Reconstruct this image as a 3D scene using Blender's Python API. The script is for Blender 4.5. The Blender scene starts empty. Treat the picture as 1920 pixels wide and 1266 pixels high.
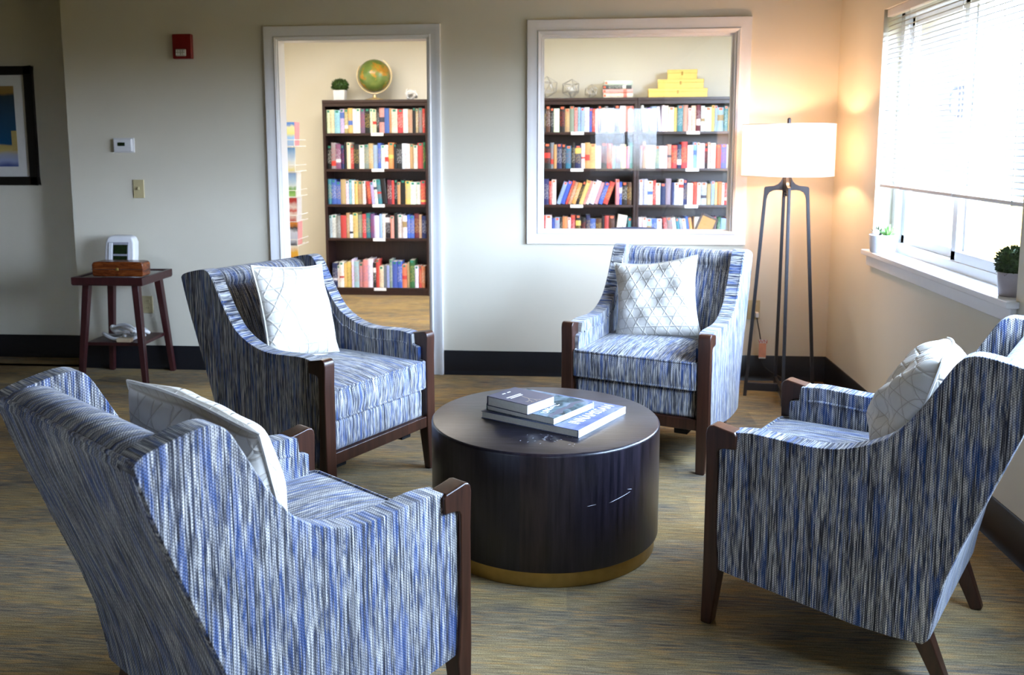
import bpy, bmesh, math, random
from mathutils import Vector, Matrix, Quaternion
from math import sin, cos, pi, radians as R

S = bpy.context.scene
C = S.collection
rnd = random.Random(7)

# ------------------------------------------------------------------ mesh helpers
class MB:
    def __init__(s):
        s.v, s.f, s.m = [], [], []
    def add(s, vs, fs, mi=0):
        o = len(s.v)
        s.v += [tuple(v) for v in vs]
        s.f += [tuple(i + o for i in f) for f in fs]
        s.m += [mi] * len(fs)
        return s
    def box(s, x0, x1, y0, y1, z0, z1, mi=0):
        v = [(x, y, z) for z in (z0, z1) for y in (y0, y1) for x in (x0, x1)]
        return s.add(v, [(0, 2, 3, 1), (4, 5, 7, 6), (0, 1, 5, 4), (2, 6, 7, 3), (0, 4, 6, 2), (1, 3, 7, 5)], mi)
    def obox(s, mat, sx, sy, sz, mi=0):
        v = [mat @ Vector((x * sx / 2, y * sy / 2, z * sz / 2)) for z in (-1, 1) for y in (-1, 1) for x in (-1, 1)]
        return s.add(v, [(0, 2, 3, 1), (4, 5, 7, 6), (0, 1, 5, 4), (2, 6, 7, 3), (0, 4, 6, 2), (1, 3, 7, 5)], mi)
    def bar(s, a, b, w, h=None, mi=0, up=(0, 0, 1), w2=None):
        a, b = Vector(a), Vector(b); h = h or w; w2 = w2 or 1.0
        d = (b - a).normalized(); u = Vector(up)
        if abs(d.dot(u)) > .95: u = Vector((0, 1, 0))
        x = d.cross(u).normalized(); y = x.cross(d).normalized()
        vs = [a + x * (i * w / 2) + y * (j * h / 2) for j in (-1, 1) for i in (-1, 1)] + \
             [b + x * (i * w * w2 / 2) + y * (j * h * w2 / 2) for j in (-1, 1) for i in (-1, 1)]
        return s.add(vs, [(0, 1, 3, 2), (4, 6, 7, 5), (0, 4, 5, 1), (2, 3, 7, 6), (0, 2, 6, 4), (1, 5, 7, 3)], mi)
    def prism(s, poly, axis, a, b, mi=0, xf=None):
        n = len(poly)
        def P(p, t):
            q = {'y': (p[0], t, p[1]), 'x': (t, p[0], p[1]), 'z': (p[0], p[1], t)}[axis]
            return xf(q) if xf else q
        vs = [P(p, a) for p in poly] + [P(p, b) for p in poly]
        fs = [tuple(range(n)), tuple(range(2 * n - 1, n - 1, -1))]
        fs += [(i, n + i, n + (i + 1) % n, (i + 1) % n) for i in range(n)]
        return s.add(vs, fs, mi)
    def tube(s, pts, r, n=8, closed=False, mi=0):
        pts = [Vector(p) for p in pts]; N = len(pts); vs = []; fs = []
        rr = r if isinstance(r, (list, tuple)) else [r] * N
        t0 = (pts[1] - pts[0]).normalized()
        ref = Vector((0, 0, 1)) if abs(t0.z) < .9 else Vector((1, 0, 0))
        x = t0.cross(ref).normalized()
        for i in range(N):
            if closed: t = (pts[(i + 1) % N] - pts[i - 1]).normalized()
            else: t = (pts[min(i + 1, N - 1)] - pts[max(i - 1, 0)]).normalized()
            x = (x - t * x.dot(t)).normalized(); y = t.cross(x)
            vs += [pts[i] + (x * cos(2 * pi * k / n) + y * sin(2 * pi * k / n)) * rr[i] for k in range(n)]
        for i in range(N if closed else N - 1):
            j = (i + 1) % N
            fs += [(i * n + k, i * n + (k + 1) % n, j * n + (k + 1) % n, j * n + k) for k in range(n)]
        if not closed:
            fs += [tuple(range(n - 1, -1, -1)), tuple((N - 1) * n + k for k in range(n))]
        return s.add(vs, fs, mi)
    def lathe(s, prof, c=(0, 0, 0), n=32, mi=0):
        vs = []; fs = []; N = len(prof)
        for (r, z) in prof:
            vs += [(c[0] + r * cos(2 * pi * k / n), c[1] + r * sin(2 * pi * k / n), c[2] + z) for k in range(n)]
        for i in range(N - 1):
            fs += [(i * n + k, i * n + (k + 1) % n, (i + 1) * n + (k + 1) % n, (i + 1) * n + k) for k in range(n)]
        if prof[0][0] > 1e-6: fs.append(tuple(range(n - 1, -1, -1)))
        if prof[-1][0] > 1e-6: fs.append(tuple((N - 1) * n + k for k in range(n)))
        return s.add(vs, fs, mi)
    def grid(s, fn, nu, nv, mi=0, cu=False):
        vs = [fn(i / nu, j / nv) for j in range(nv + 1) for i in range(nu + (0 if cu else 1))]
        w = nu if cu else nu + 1
        fs = [(j * w + i, j * w + (i + 1) % w, (j + 1) * w + (i + 1) % w, (j + 1) * w + i) for j in range(nv) for i in range(nu)]
        return s.add(vs, fs, mi)
    def ball(s, c, r, nu=20, nv=12, mi=0, fn=None):
        def P(u, v):
            th = 2 * pi * u; ph = pi * (v - .5)
            d = Vector((cos(ph) * cos(th), cos(ph) * sin(th), sin(ph)))
            k = fn(d) if fn else 1
            rr = r if isinstance(r, (tuple, list)) else (r, r, r)
            return (c[0] + d.x * rr[0] * k, c[1] + d.y * rr[1] * k, c[2] + d.z * rr[2] * k)
        return s.grid(P, nu, nv, mi, cu=True)
    def build(s, name, mats, parent=None, bevel=0, seg=2, angle=35, smooth=True, weld=False, loc=None, rotz=None, sub=0):
        bm = bmesh.new()
        vs = [bm.verts.new(v) for v in s.v]
        for f, mi in zip(s.f, s.m):
            try:
                fc = bm.faces.new([vs[i] for i in f]); fc.material_index = mi
            except ValueError:
                pass
        bmesh.ops.remove_doubles(bm, verts=bm.verts, dist=1e-6)
        bmesh.ops.recalc_face_normals(bm, faces=bm.faces)
        thr = R(angle)
        if bevel:
            es = [e for e in bm.edges if len(e.link_faces) == 2 and e.calc_face_angle(0) > thr]
            bmesh.ops.bevel(bm, geom=es, offset=bevel, segments=seg, profile=.5, affect='EDGES', clamp_overlap=True)
        for f in bm.faces: f.smooth = smooth
        for e in bm.edges:
            e.smooth = len(e.link_faces) == 2 and e.calc_face_angle(0) <= (R(50) if bevel else thr)
        me = bpy.data.meshes.new(name); bm.to_mesh(me); bm.free()
        for m in (mats if isinstance(mats, (list, tuple)) else [mats]): me.materials.append(m)
        o = bpy.data.objects.new(name, me); C.objects.link(o)
        if parent: o.parent = parent
        if loc: o.location = loc
        if rotz is not None: o.rotation_euler[2] = rotz
        if sub:
            md = o.modifiers.new('sub', 'SUBSURF'); md.levels = sub; md.render_levels = sub
        if bevel:
            wn = o.modifiers.new('wn', 'WEIGHTED_NORMAL'); wn.keep_sharp = True
        return o

def spline(pts, n=6, closed=False):
    """Catmull-Rom through pts."""
    P = [Vector(p) for p in pts]; out = []
    N = len(P)
    for i in range(N if closed else N - 1):
        p0 = P[(i - 1) % N] if closed or i > 0 else P[i]
        p1 = P[i]; p2 = P[(i + 1) % N]
        p3 = P[(i + 2) % N] if closed or i + 2 < N else P[(i + 1) % N]
        for k in range(n):
            t = k / n
            out.append(.5 * ((2 * p1) + (p2 - p0) * t + (2 * p0 - 5 * p1 + 4 * p2 - p3) * t * t + (3 * p1 - p0 - 3 * p2 + p3) * t ** 3))
    if not closed: out.append(P[-1])
    return out

def tag(o, label, cat, group=None, kind=None):
    if label: o['label'] = label
    if cat: o['category'] = cat
    if group: o['group'] = group
    if kind: o['kind'] = kind
    return o
def thing(name, label, cat, loc=(0, 0, 0), rotz=0, group=None):
    o = bpy.data.objects.new(name, None); C.objects.link(o)
    o.empty_display_size = .1
    o.location = loc; o.rotation_euler = (0, 0, rotz)
    return tag(o, label, cat, group)
def struct(o):
    o['kind'] = 'structure'; return o
def copy_tree(o, parent=None):
    c = o.copy(); C.objects.link(c)
    if parent: c.parent = parent
    for ch in [x for x in S.objects if x.parent == o]: copy_tree(ch, c)
    return c
def text(body, name, size, mat, parent, M, extrude=.0004, align='CENTER'):
    cu = bpy.data.curves.new(name, 'FONT'); cu.body = body; cu.size = size; cu.extrude = extrude
    cu.align_x = align; cu.align_y = 'CENTER'; cu.materials.append(mat); cu.resolution_u = 3
    tmp = bpy.data.objects.new(name, cu); C.objects.link(tmp)
    me = bpy.data.meshes.new_from_object(tmp.evaluated_get(bpy.context.evaluated_depsgraph_get()))
    bpy.data.objects.remove(tmp); bpy.data.curves.remove(cu)
    o = bpy.data.objects.new(name, me); C.objects.link(o); o.parent = parent; o.matrix_local = M
    return o

# ------------------------------------------------------------------ materials
class NT:
    def __init__(s, name):
        s.m = bpy.data.materials.new(name); s.m.use_nodes = True
        s.t = s.m.node_tree; s.t.nodes.clear()
        s.out = s.n('ShaderNodeOutputMaterial')
    def n(s, typ, **kw):
        nd = s.t.nodes.new(typ)
        for k, v in kw.items(): setattr(nd, k, v)
        return nd
    def l(s, a, b): s.t.links.new(a, b)
    def bsdf(s, rough=.5, metal=0, spec=.5, col=None):
        b = s.n('ShaderNodeBsdfPrincipled')
        b.inputs['Roughness'].default_value = rough; b.inputs['Metallic'].default_value = metal
        b.inputs['Specular IOR Level'].default_value = spec
        if col: b.inputs['Base Color'].default_value = (*col, 1)
        s.l(b.outputs[0], s.out.inputs[0]); s.b = b
        return b
    def coord(s, scale=(1, 1, 1), kind='Object', rot=(0, 0, 0)):
        tc = s.n('ShaderNodeTexCoord'); mp = s.n('ShaderNodeMapping')
        mp.inputs['Scale'].default_value = scale; mp.inputs['Rotation'].default_value = rot
        s.l(tc.outputs[kind], mp.inputs[0]); return mp.outputs[0]
    def noise(s, vec, scale=1, detail=2, rough=.5, dist=0):
        nd = s.n('ShaderNodeTexNoise'); nd.inputs['Scale'].default_value = scale
        nd.inputs['Detail'].default_value = detail; nd.inputs['Roughness'].default_value = rough
        nd.inputs['Distortion'].default_value = dist
        s.l(vec, nd.inputs['Vector']); return nd.outputs['Fac']
    def ramp(s, fac, stops, interp='LINEAR'):
        nd = s.n('ShaderNodeValToRGB'); cr = nd.color_ramp; cr.interpolation = interp
        while len(cr.elements) < len(stops): cr.elements.new(.5)
        for e, (p, c) in zip(cr.elements, stops):
            e.position = p; e.color = (*c, 1) if len(c) == 3 else c
        s.l(fac, nd.inputs[0]); return nd.outputs[0]
    def mix(s, fac, a, b, blend='MIX'):
        nd = s.n('ShaderNodeMix', data_type='RGBA', blend_type=blend)
        for inp, v in ((nd.inputs['Factor'], fac), (nd.inputs['A'], a), (nd.inputs['B'], b)):
            if hasattr(v, 'links'): s.l(v, inp)
            elif isinstance(v, (int, float)): inp.default_value = v
            else: inp.default_value = (*v, 1)
        return nd.outputs['Result']
    def math(s, op, a, b=None, c=None):
        nd = s.n('ShaderNodeMath', operation=op)
        for i, v in enumerate((a, b, c)):
            if v is None: continue
            if hasattr(v, 'links'): s.l(v, nd.inputs[i])
            else: nd.inputs[i].default_value = v
        return nd.outputs[0]
    def sep(s, vec):
        nd = s.n('ShaderNodeSeparateXYZ'); s.l(vec, nd.inputs[0]); return nd.outputs
    def bump(s, h, strength=.3, dist=.002):
        nd = s.n('ShaderNodeBump'); nd.inputs['Strength'].default_value = strength
        nd.inputs['Distance'].default_value = dist
        s.l(h, nd.inputs['Height']); s.l(nd.outputs[0], s.b.inputs['Normal'])

def plain(name, col, rough=.5, metal=0, spec=.5, var=.06, scale=30, bump=0):
    t = NT(name); t.bsdf(rough, metal, spec)
    v = t.noise(t.coord(), scale, 3)
    c0 = tuple(max(0, c * (1 - var)) for c in col); c1 = tuple(min(1, c * (1 + var)) for c in col)
    t.l(t.ramp(v, [(.3, c0), (.7, c1)]), t.b.inputs['Base Color'])
    if bump: t.bump(t.noise(t.coord(), scale * 6, 2), bump, .001)
    return t.m

def fabric(name, u):
    """streaked woven upholstery: fine variation along axis u, long streaks across it"""
    t = NT(name); t.bsdf(.85, 0, .25)
    o = t.sep(t.coord((1, 1, 1)))
    au = o['xyz'.index(u)]
    r1, r2 = [o[i] for i in range(3) if i != 'xyz'.index(u)]
    def yarn(pitch, f, l, seed):
        # every warp yarn keeps one colour across its width and changes slowly along its length
        q = t.math('MULTIPLY', t.math('FLOOR', t.math('DIVIDE', au, pitch)), pitch * f)
        cb = t.n('ShaderNodeCombineXYZ')
        t.l(q, cb.inputs[0]); t.l(t.math('MULTIPLY_ADD', r1, l, seed), cb.inputs[1]); t.l(t.math('MULTIPLY', r2, l), cb.inputs[2])
        return cb.outputs[0]
    a = t.noise(yarn(.0038, 300, 4.2, 3.0), 1, 2, .55)
    b = t.noise(yarn(.0019, 800, 8, 9.0), 1, 2, .6)
    c = t.noise(yarn(.0038, 85, 5.5, 20.0), 1, 2, .5)
    base = t.ramp(a, [(.34, (.006, .007, .014)), (.42, (.022, .024, .040)), (.48, (.14, .14, .15)), (.52, (.03, .055, .14)),
                      (.56, (.66, .63, .56)), (.62, (.04, .10, .27)), (.67, (.85, .81, .73))])
    fine = t.ramp(b, [(.37, (.006, .006, .010)), (.45, (.045, .05, .07)), (.52, (.20, .20, .21)), (.595, (.92, .89, .82))])
    col = t.mix(.55, base, fine)
    blue = t.ramp(c, [(.53, (0, 0, 0)), (.61, (1, 1, 1))])
    bl = t.mix(.66, col, (.013, .105, .42))
    col = t.mix(t.math('MULTIPLY', blue, .62), col, bl)
    # weave: yarn rows across the streaks
    v = t.math('ADD', r1, r2)
    row = t.math('SINE', t.math('MULTIPLY', v, 2 * pi / .0068))
    ph = t.math('SINE', t.math('MULTIPLY', au, 2 * pi / .0088))
    wv = t.math('MULTIPLY', row, ph)
    w01 = t.math('MULTIPLY_ADD', wv, .5, .5)
    dark = t.ramp(w01, [(.18, (.10, .10, .13)), (.48, (1, 1, 1))])
    col = t.mix(.75, col, dark, 'MULTIPLY')
    t.l(col, t.b.inputs['Base Color'])
    t.bump(w01, .35, .0015)
    t.b.inputs['Sheen Weight'].default_value = .15
    return t.m

M_side = fabric('streak_fabric_side', 'x')
M_front = fabric('streak_fabric_front', 'y')

def wood(name, c0, c1, rough, axis=2, sc=3, spec=.5, fine=60):
    t = NT(name); t.bsdf(rough, 0, spec)
    s_ = [fine] * 3; s_[axis] = sc
    v = t.noise(t.coord(tuple(s_)), 1, 4, .6, .4)
    t.l(t.ramp(v, [(.3, c0), (.7, c1)]), t.b.inputs['Base Color'])
    return t.m
M_walnut = wood('dark_walnut', (.020, .007, .004), (.055, .019, .010), .32)
M_mahog = wood('mahogany', (.022, .004, .005), (.050, .010, .010), .35)
M_case = wood('bookcase_brown', (.016, .006, .005), (.034, .012, .009), .4)
M_black = plain('black_cloth', (.006, .006, .007), .9)

# pillow: cream cotton with a stitched lattice of six-pointed stars
def pillow_mat():
    t = NT('quilted_cream'); t.bsdf(.9, 0, .2)
    uv = t.n('ShaderNodeUVMap'); o = t.sep(uv.outputs[0])
    hs = []
    for a in (90, 30, -30):
        d = t.math('ADD', t.math('MULTIPLY', o[0], cos(R(a)) * 9.0), t.math('MULTIPLY', o[1], sin(R(a)) * 9.0))
        fr = t.math('ABSOLUTE', t.math('SUBTRACT', t.math('FRACT', d), .5))
        hs.append(fr)
    mn = t.math('MINIMUM', t.math('MINIMUM', hs[0], t.math('MULTIPLY', hs[1], 1.3)), t.math('MULTIPLY', hs[2], 1.3))
    line = t.ramp(mn, [(0.0, (0, 0, 0)), (.12, (1, 1, 1))])
    nz = t.noise(t.coord((1, 1, 1)), 14, 3, .6)
    h = t.math('ADD', t.math('MULTIPLY', line, 1.0), t.math('MULTIPLY', nz, 1.3))
    col = t.ramp(mn, [(0, (.46, .40, .32)), (.035, (.68, .645, .575))])
    t.l(col, t.b.inputs['Base Color'])
    t.bump(h, .6, .005)
    return t.m
M_pillow = pillow_mat()

def carpet(name, dim=1.0):
    t = NT(name); t.bsdf(.95, 0, .1)
    k = lambda c: tuple(x * dim for x in c)
    a = t.noise(t.coord((9, 190, 1)), 1, 3, .65)
    b = t.noise(t.coord((1.5, 4.5, 1)), 1, 2, .5)
    c = t.noise(t.coord((240, 420, 1)), 1, 2, .7)
    d = t.noise(t.coord((9, 70, 1)), 1, 2, .6)
    base = t.ramp(b, [(.38, k((.080, .078, .080))), (.46, k((.17, .135, .085))), (.54, k((.26, .185, .08))), (.66, k((.14, .12, .10)))])
    streak = t.ramp(a, [(.32, k((.010, .008, .008))), (.42, k((.12, .095, .06))), (.55, k((.28, .215, .11))), (.66, k((.40, .33, .21)))])
    col = t.mix(.5, base, streak)
    warm = t.ramp(d, [(.52, (0, 0, 0)), (.64, (1, 1, 1))])
    col = t.mix(t.math('MULTIPLY', warm, .45), col, k((.42, .24, .075)))
    g = t.ramp(c, [(.3, (.45, .45, .45)), (.6, (1.25, 1.25, 1.25))])
    col = t.mix(.8, col, g, 'MULTIPLY')
    # carpet planks: 25 cm by 1 m rectangles differ slightly in tone
    br = t.n('ShaderNodeTexBrick'); t.l(t.coord((1, 1, 1)), br.inputs['Vector'])
    br.inputs['Scale'].default_value = 1; br.inputs['Brick Width'].default_value = .95
    br.inputs['Row Height'].default_value = .24; br.inputs['Mortar Size'].default_value = .0
    br.inputs['Color1'].default_value = (.80, .80, .84, 1); br.inputs['Color2'].default_value = (1.15, 1.12, 1.05, 1)
    col = t.mix(1, col, br.outputs['Color'], 'MULTIPLY')
    t.l(col, t.b.inputs['Base Color'])
    t.bump(t.math('ADD', a, c), .5, .004)
    return t.m
M_carpet = carpet('streaked_carpet', 1.35)
M_carpet2 = carpet('library_carpet', 1.4)

M_wall2 = plain('low_bounce_wall', (.30, .26, .19), .8, var=.02)  # unseen rear and left walls, toned dark to cut bounced light
M_wall = plain('painted_wall', (.70, .655, .53), .75, var=.012, scale=4, bump=.05)
M_libwall = plain('library_wall_paint', (.76, .72, .61), .75, var=.012, scale=4)
M_ceil = plain('ceiling_paint', (.30, .245, .12), .85, var=.02)  # out of view, darkened so less light bounces onto the upper walls
M_trim = plain('white_gloss_trim', (.78, .78, .78), .35, var=.01)
M_base = plain('black_vinyl_base', (.006, .006, .008), .35, var=.1)
M_vinyl = plain('white_vinyl', (.75, .75, .74), .35, var=.01)
M_plate = plain('ivory_plastic', (.52, .44, .24), .4, var=.02)
M_white = plain('white_plastic', (.75, .75, .75), .4, var=.02)
M_ceramic = plain('white_ceramic', (.72, .73, .75), .25, var=.02)
M_grey = plain('grey_plastic', (.30, .30, .34), .4)
M_lcd = plain('dark_green_display', (.012, .022, .008), .12, var=.3)
M_brass = plain('brushed_brass', (.42, .28, .09), .38, 1, var=.08)
M_gold = plain('gold_paper', (.78, .55, .13), .45, .0, var=.05)
M_golddk = plain('brass_clasp', (.40, .26, .06), .35, .6)
M_gun = plain('gunmetal', (.070, .070, .078), .38, .8)
M_silver = plain('silver_wire', (.60, .58, .53), .3, .35)
M_red = plain('red_enamel', (.20, .008, .008), .3, var=.05)
M_lens = plain('clear_lens', (.50, .49, .42), .2)
M_cord = plain('black_cord', (.01, .01, .01), .4)
M_tagp = plain('pink_tag', (.85, .42, .28), .6)
M_tagr = plain('red_ink', (.62, .05, .03), .6)
M_page = plain('book_pages', (.80, .78, .72), .9, var=.05, scale=200)
M_leaf = plain('boxwood_leaf', (.035, .085, .012), .6, var=.6, scale=60)
M_leafdk = plain('moss_ball_leaf', (.03, .055, .012), .7, var=.6, scale=60)
M_succ = plain('succulent_leaf', (.14, .30, .07), .5, var=.3)
M_succdk = plain('dark_succulent_leaf', (.05, .07, .03), .5, var=.3)
M_stone = plain('white_stone', (.75, .72, .68), .7)
M_soil = plain('potting_soil', (.05, .03, .02), .95)
M_potgrey = plain('warm_grey_pot', (.36, .31, .31), .5)
M_navy = plain('navy_upholstery', (.012, .022, .07), .8)
M_mat = plain('mat_board', (.72, .71, .66), .8, var=.02)
M_frameblk = plain('black_frame', (.006, .005, .004), .3)
M_labelw = plain('label_card', (.85, .86, .88), .5, var=.01)

def box_wood():
    t = NT('burl_wood'); t.bsdf(.25, 0, .5)
    v = t.noise(t.coord((8, 8, 40)), 1, 4, .6, 1.5)
    t.l(t.ramp(v, [(.3, (.035, .006, .002)), (.5, (.14, .030, .006)), (.7, (.26, .075, .014))]), t.b.inputs['Base Color'])
    return t.m
M_burl = box_wood()

def drum_mat(top):
    t = NT('dark_plank_top' if top else 'dark_plank_drum'); t.bsdf(.36 if top else .30, 0, .5)
    if top:
        v = t.noise(t.coord((7, 90, 1), rot=(0, 0, R(-32))), 1, 4, .65, .3)
        o = t.sep(t.coord((1, 1, 1), rot=(0, 0, R(-32))))
        pl = t.math('FLOOR', t.math('MULTIPLY', o[1], 8.5))
    else:
        v = t.noise(t.coord((60, 60, 4)), 1, 4, .65)
        o = t.sep(t.coord((1, 1, 1)))
        ang = t.math('ARCTAN2', o[1], o[0])
        pl = t.math('FLOOR', t.math('MULTIPLY', ang, 4.6))
    wn = t.n('ShaderNodeTexWhiteNoise', noise_dimensions='1D'); t.l(pl, wn.inputs['W'])
    col = t.ramp(v, [(.3, (.003, .003, .005)), (.7, (.034, .030, .036) if top else (.026, .019, .022))])
    tint = t.ramp(wn.outputs['Value'], [(0, (.55, .50, .60)), (.5, (.8, .9, 1.25)), (1, (1.5, 1.15, 1.1))])
    col = t.mix(1, col, tint, 'MULTIPLY')
    t.l(col, t.b.inputs['Base Color'])
    t.bump(v, .25, .002)
    return t.m
M_dtop, M_dside = drum_mat(True), drum_mat(False)
M_scuff = plain('pale_scuff', (.45, .45, .48), .7)

def globe_mat():
    t = NT('antique_globe'); t.bsdf(.3)
    v = t.noise(t.coord((1, 1, 1)), 6.5, 4, .55)
    w = t.noise(t.coord((1, 1, 1)), 18, 3, .5)
    land = t.ramp(w, [(.35, (.30, .30, .04)), (.5, (.50, .22, .03)), (.7, (.16, .22, .03))])
    sea = t.ramp(w, [(.3, (.10, .17, .035)), (.7, (.20, .26, .07))])
    f = t.ramp(v, [(.50, (0, 0, 0)), (.53, (1, 1, 1))])
    t.l(t.mix(f, sea, land), t.b.inputs['Base Color'])
    return t.m
M_globe = globe_mat()

def glass_mat():
    t = NT('clear_pane')
    tr = t.n('ShaderNodeBsdfTransparent'); gl = t.n('ShaderNodeBsdfGlossy'); gl.inputs['Roughness'].default_value = .0
    tr.inputs[0].default_value = (.97, .98, .97, 1)
    lw = t.n('ShaderNodeLayerWeight'); lw.inputs['Blend'].default_value = .5
    fr = t.math('MULTIPLY_ADD', t.math('POWER', lw.outputs['Facing'], 5.0), .96, .04)
    mx = t.n('ShaderNodeMixShader'); t.l(fr, mx.inputs[0]); t.l(tr.outputs[0], mx.inputs[1]); t.l(gl.outputs[0], mx.inputs[2])
    t.l(mx.outputs[0], t.out.inputs[0]); return t.m
M_glass = glass_mat()

def trans_mat(name, col, tcol, f):
    t = NT(name)
    d = t.n('ShaderNodeBsdfDiffuse'); d.inputs[0].default_value = (*col, 1)
    tl = t.n('ShaderNodeBsdfTranslucent'); tl.inputs[0].default_value = (*tcol, 1)
    mx = t.n('ShaderNodeMixShader'); mx.inputs[0].default_value = f
    t.l(d.outputs[0], mx.inputs[1]); t.l(tl.outputs[0], mx.inputs[2]); t.l(mx.outputs[0], t.out.inputs[0])
    return t.m
M_shade = trans_mat('linen_shade', (.78, .75, .72), (.85, .80, .76), .55)
M_slat2 = trans_mat('dense_slat', (.7, .7, .7), (.5, .5, .5), .12)
M_slat = trans_mat('blind_slat', (.80, .80, .80), (.80, .80, .82), .16)

def book_mat():
    """cloth colour and title band come from each book's own colour properties"""
    t = NT('book_cover'); t.bsdf(.5, 0, .4)
    oi = t.n('ShaderNodeObjectInfo')
    at = t.n('ShaderNodeAttribute', attribute_type='OBJECT', attribute_name='band_color')
    ge = t.sep(t.coord((1, 1, 1), 'Generated'))
    ab = t.n('ShaderNodeAttribute', attribute_type='OBJECT', attribute_name='band_range')
    r_ = t.sep(ab.outputs['Vector'])
    m = t.math('MULTIPLY', t.math('GREATER_THAN', ge[2], r_[0]), t.math('LESS_THAN', ge[2], r_[1]))
    # small dashes of spine lettering in the band
    nz = t.noise(t.coord((170, 1, 110)), 1, 1)
    dash = t.math('MULTIPLY', t.math('GREATER_THAN', nz, .56), r_[2])
    let = t.math('MULTIPLY', dash, t.math('MULTIPLY', t.math('GREATER_THAN', ge[2], .22), t.math('LESS_THAN', ge[2], .8)))
    col = t.mix(m, oi.outputs['Color'], at.outputs['Color'])
    col = t.mix(t.math('MULTIPLY', let, .55), col, at.outputs['Color'])
    t.l(col, t.b.inputs['Base Color'])
    return t.m
M_book = book_mat()
M_stick = {'teal': plain('teal_sticker', (.02, .20, .14), .5), 'red': plain('coral_sticker', (.85, .14, .06), .5)}

# ------------------------------------------------------------------ dimensions (metres; camera stands at x=0, y=0)
YB, XR = 5.475, 1.522          # face of the back wall, face of the window wall
WT = .12                       # thickness of the back wall
XL, YREAR, ZC = -8.5, -4.2, 2.55
YREC, XST = 5.73, -3.11        # recessed stretch of wall at the far left
DX0, DX1, DZ = -1.765, -.841, 2.043     # doorway
WX0, WX1, WZ0, WZ1 = -.183, .955, .892, 2.055   # interior window
RY0, RY1, RZ0, RZ1 = 3.235, 4.745, .872, 2.055  # daylight window
LY, LXL, LXR = 8.70, -2.93, 2.3  # library

def wall_with_holes(name, mat, plane, a0, a1, b0, b1, z0, z1, holes):
    """slab spanning a (horizontal) from a0..a1, thickness b0..b1, with rectangular holes (a0,a1,z0,z1)"""
    mb = MB()
    xs = sorted({a0, a1, *[h[0] for h in holes], *[h[1] for h in holes]})
    zs = sorted({z0, z1, *[h[2] for h in holes], *[h[3] for h in holes]})
    def inside(i, j):
        if not (0 <= i < len(xs) - 1 and 0 <= j < len(zs) - 1): return False
        xm, zm = (xs[i] + xs[i + 1]) / 2, (zs[j] + zs[j + 1]) / 2
        return not any(h[0] < xm < h[1] and h[2] < zm < h[3] for h in holes)
    P = (lambda a, b, z: (a, b, z)) if plane == 'y' else (lambda a, b, z: (b, a, z))
    for i in range(len(xs) - 1):
        for j in range(len(zs) - 1):
            if not inside(i, j): continue
            x0_, x1_, q0, q1 = xs[i], xs[i + 1], zs[j], zs[j + 1]
            for b in (b0, b1):
                mb.add([P(x0_, b, q0), P(x1_, b, q0), P(x1_, b, q1), P(x0_, b, q1)], [(0, 1, 2, 3)])
            for di, dj, e in ((-1, 0, (x0_, q0, x0_, q1)), (1, 0, (x1_, q0, x1_, q1)), (0, -1, (x0_, q0, x1_, q0)), (0, 1, (x0_, q1, x1_, q1))):
                if not inside(i + di, j + dj):
                    mb.add([P(e[0], b0, e[1]), P(e[2], b0, e[3]), P(e[2], b1, e[3]), P(e[0], b1, e[1])], [(0, 1, 2, 3)])
    return struct(mb.build(name, mat, smooth=False))

# shell
struct(MB().box(XL - .2, XR + .2, YREAR - .2, YB + WT * .5, -.1, 0).box(XL - .2, XST - .02, YB, YREC + .1, -.1, 0).build('floor', M_carpet, smooth=False))
struct(MB().box(LXL - .1, LXR + .1, YB + WT * .5, LY + .1, -.1, 0).build('floor', M_carpet2, smooth=False))
struct(MB().box(XL - .2, XR + .2, YREAR - .2, YB + WT, ZC, ZC + .1).box(XL - .2, XST, YB, YREC + .1, ZC, ZC + .1).build('ceiling', M_ceil, smooth=False))
struct(MB().box(LXL - .1, LXR + .1, YB + WT, LY + .1, ZC, ZC + .1).build('ceiling', M_ceil, smooth=False))
wall_with_holes('wall_back', M_wall, 'y', XST, XR + .16, YB, YB + WT, 0, ZC, [(DX0, DX1, 0, DZ), (WX0, WX1, WZ0, WZ1)])
struct(MB().box(XL - .1, XST + .0, YREC, YREC + .1, 0, ZC).box(XST, XST + .1, YB + WT, YREC + .1, 0, ZC).build('wall_recess', M_wall, smooth=False))
R2 = (1.74, 3.0)              # second daylight window on the same wall, beyond the frame
wall_with_holes('wall_right', M_wall, 'x', YREAR - .1, YB, XR, XR + .16, 0, ZC, [(RY0, RY1, RZ0, RZ1), (R2[0], R2[1], RZ0, RZ1)])
RV = (-2.35, -1.75)            # unseen rear window, added to let in more frontal daylight
RW = (.33, 1.5)               # window in the wall behind the camera, mirrored in the library glass
wall_with_holes('wall_rear', M_wall2, 'y', XL - .1, XR + .16, YREAR - .1, YREAR, 0, ZC, [(RW[0], RW[1], RZ0, RZ1), (RV[0], RV[1], RZ0, RZ1)])
struct(MB().box(XL - .1, XL, YREAR, YREC + .1, 0, ZC).build('wall_left', M_wall2, smooth=False))
struct(MB().box(LXL - .1, LXR + .1, LY, LY + .1, 0, ZC).build('wall_library', M_libwall, smooth=False))
struct(MB().box(LXL - .1, LXL, YB + WT, LY, 0, ZC).build('wall_library', M_libwall, smooth=False))
struct(MB().box(LXR, LXR + .1, YB + WT, LY, 0, ZC).build('wall_library', M_libwall, smooth=False))

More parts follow.
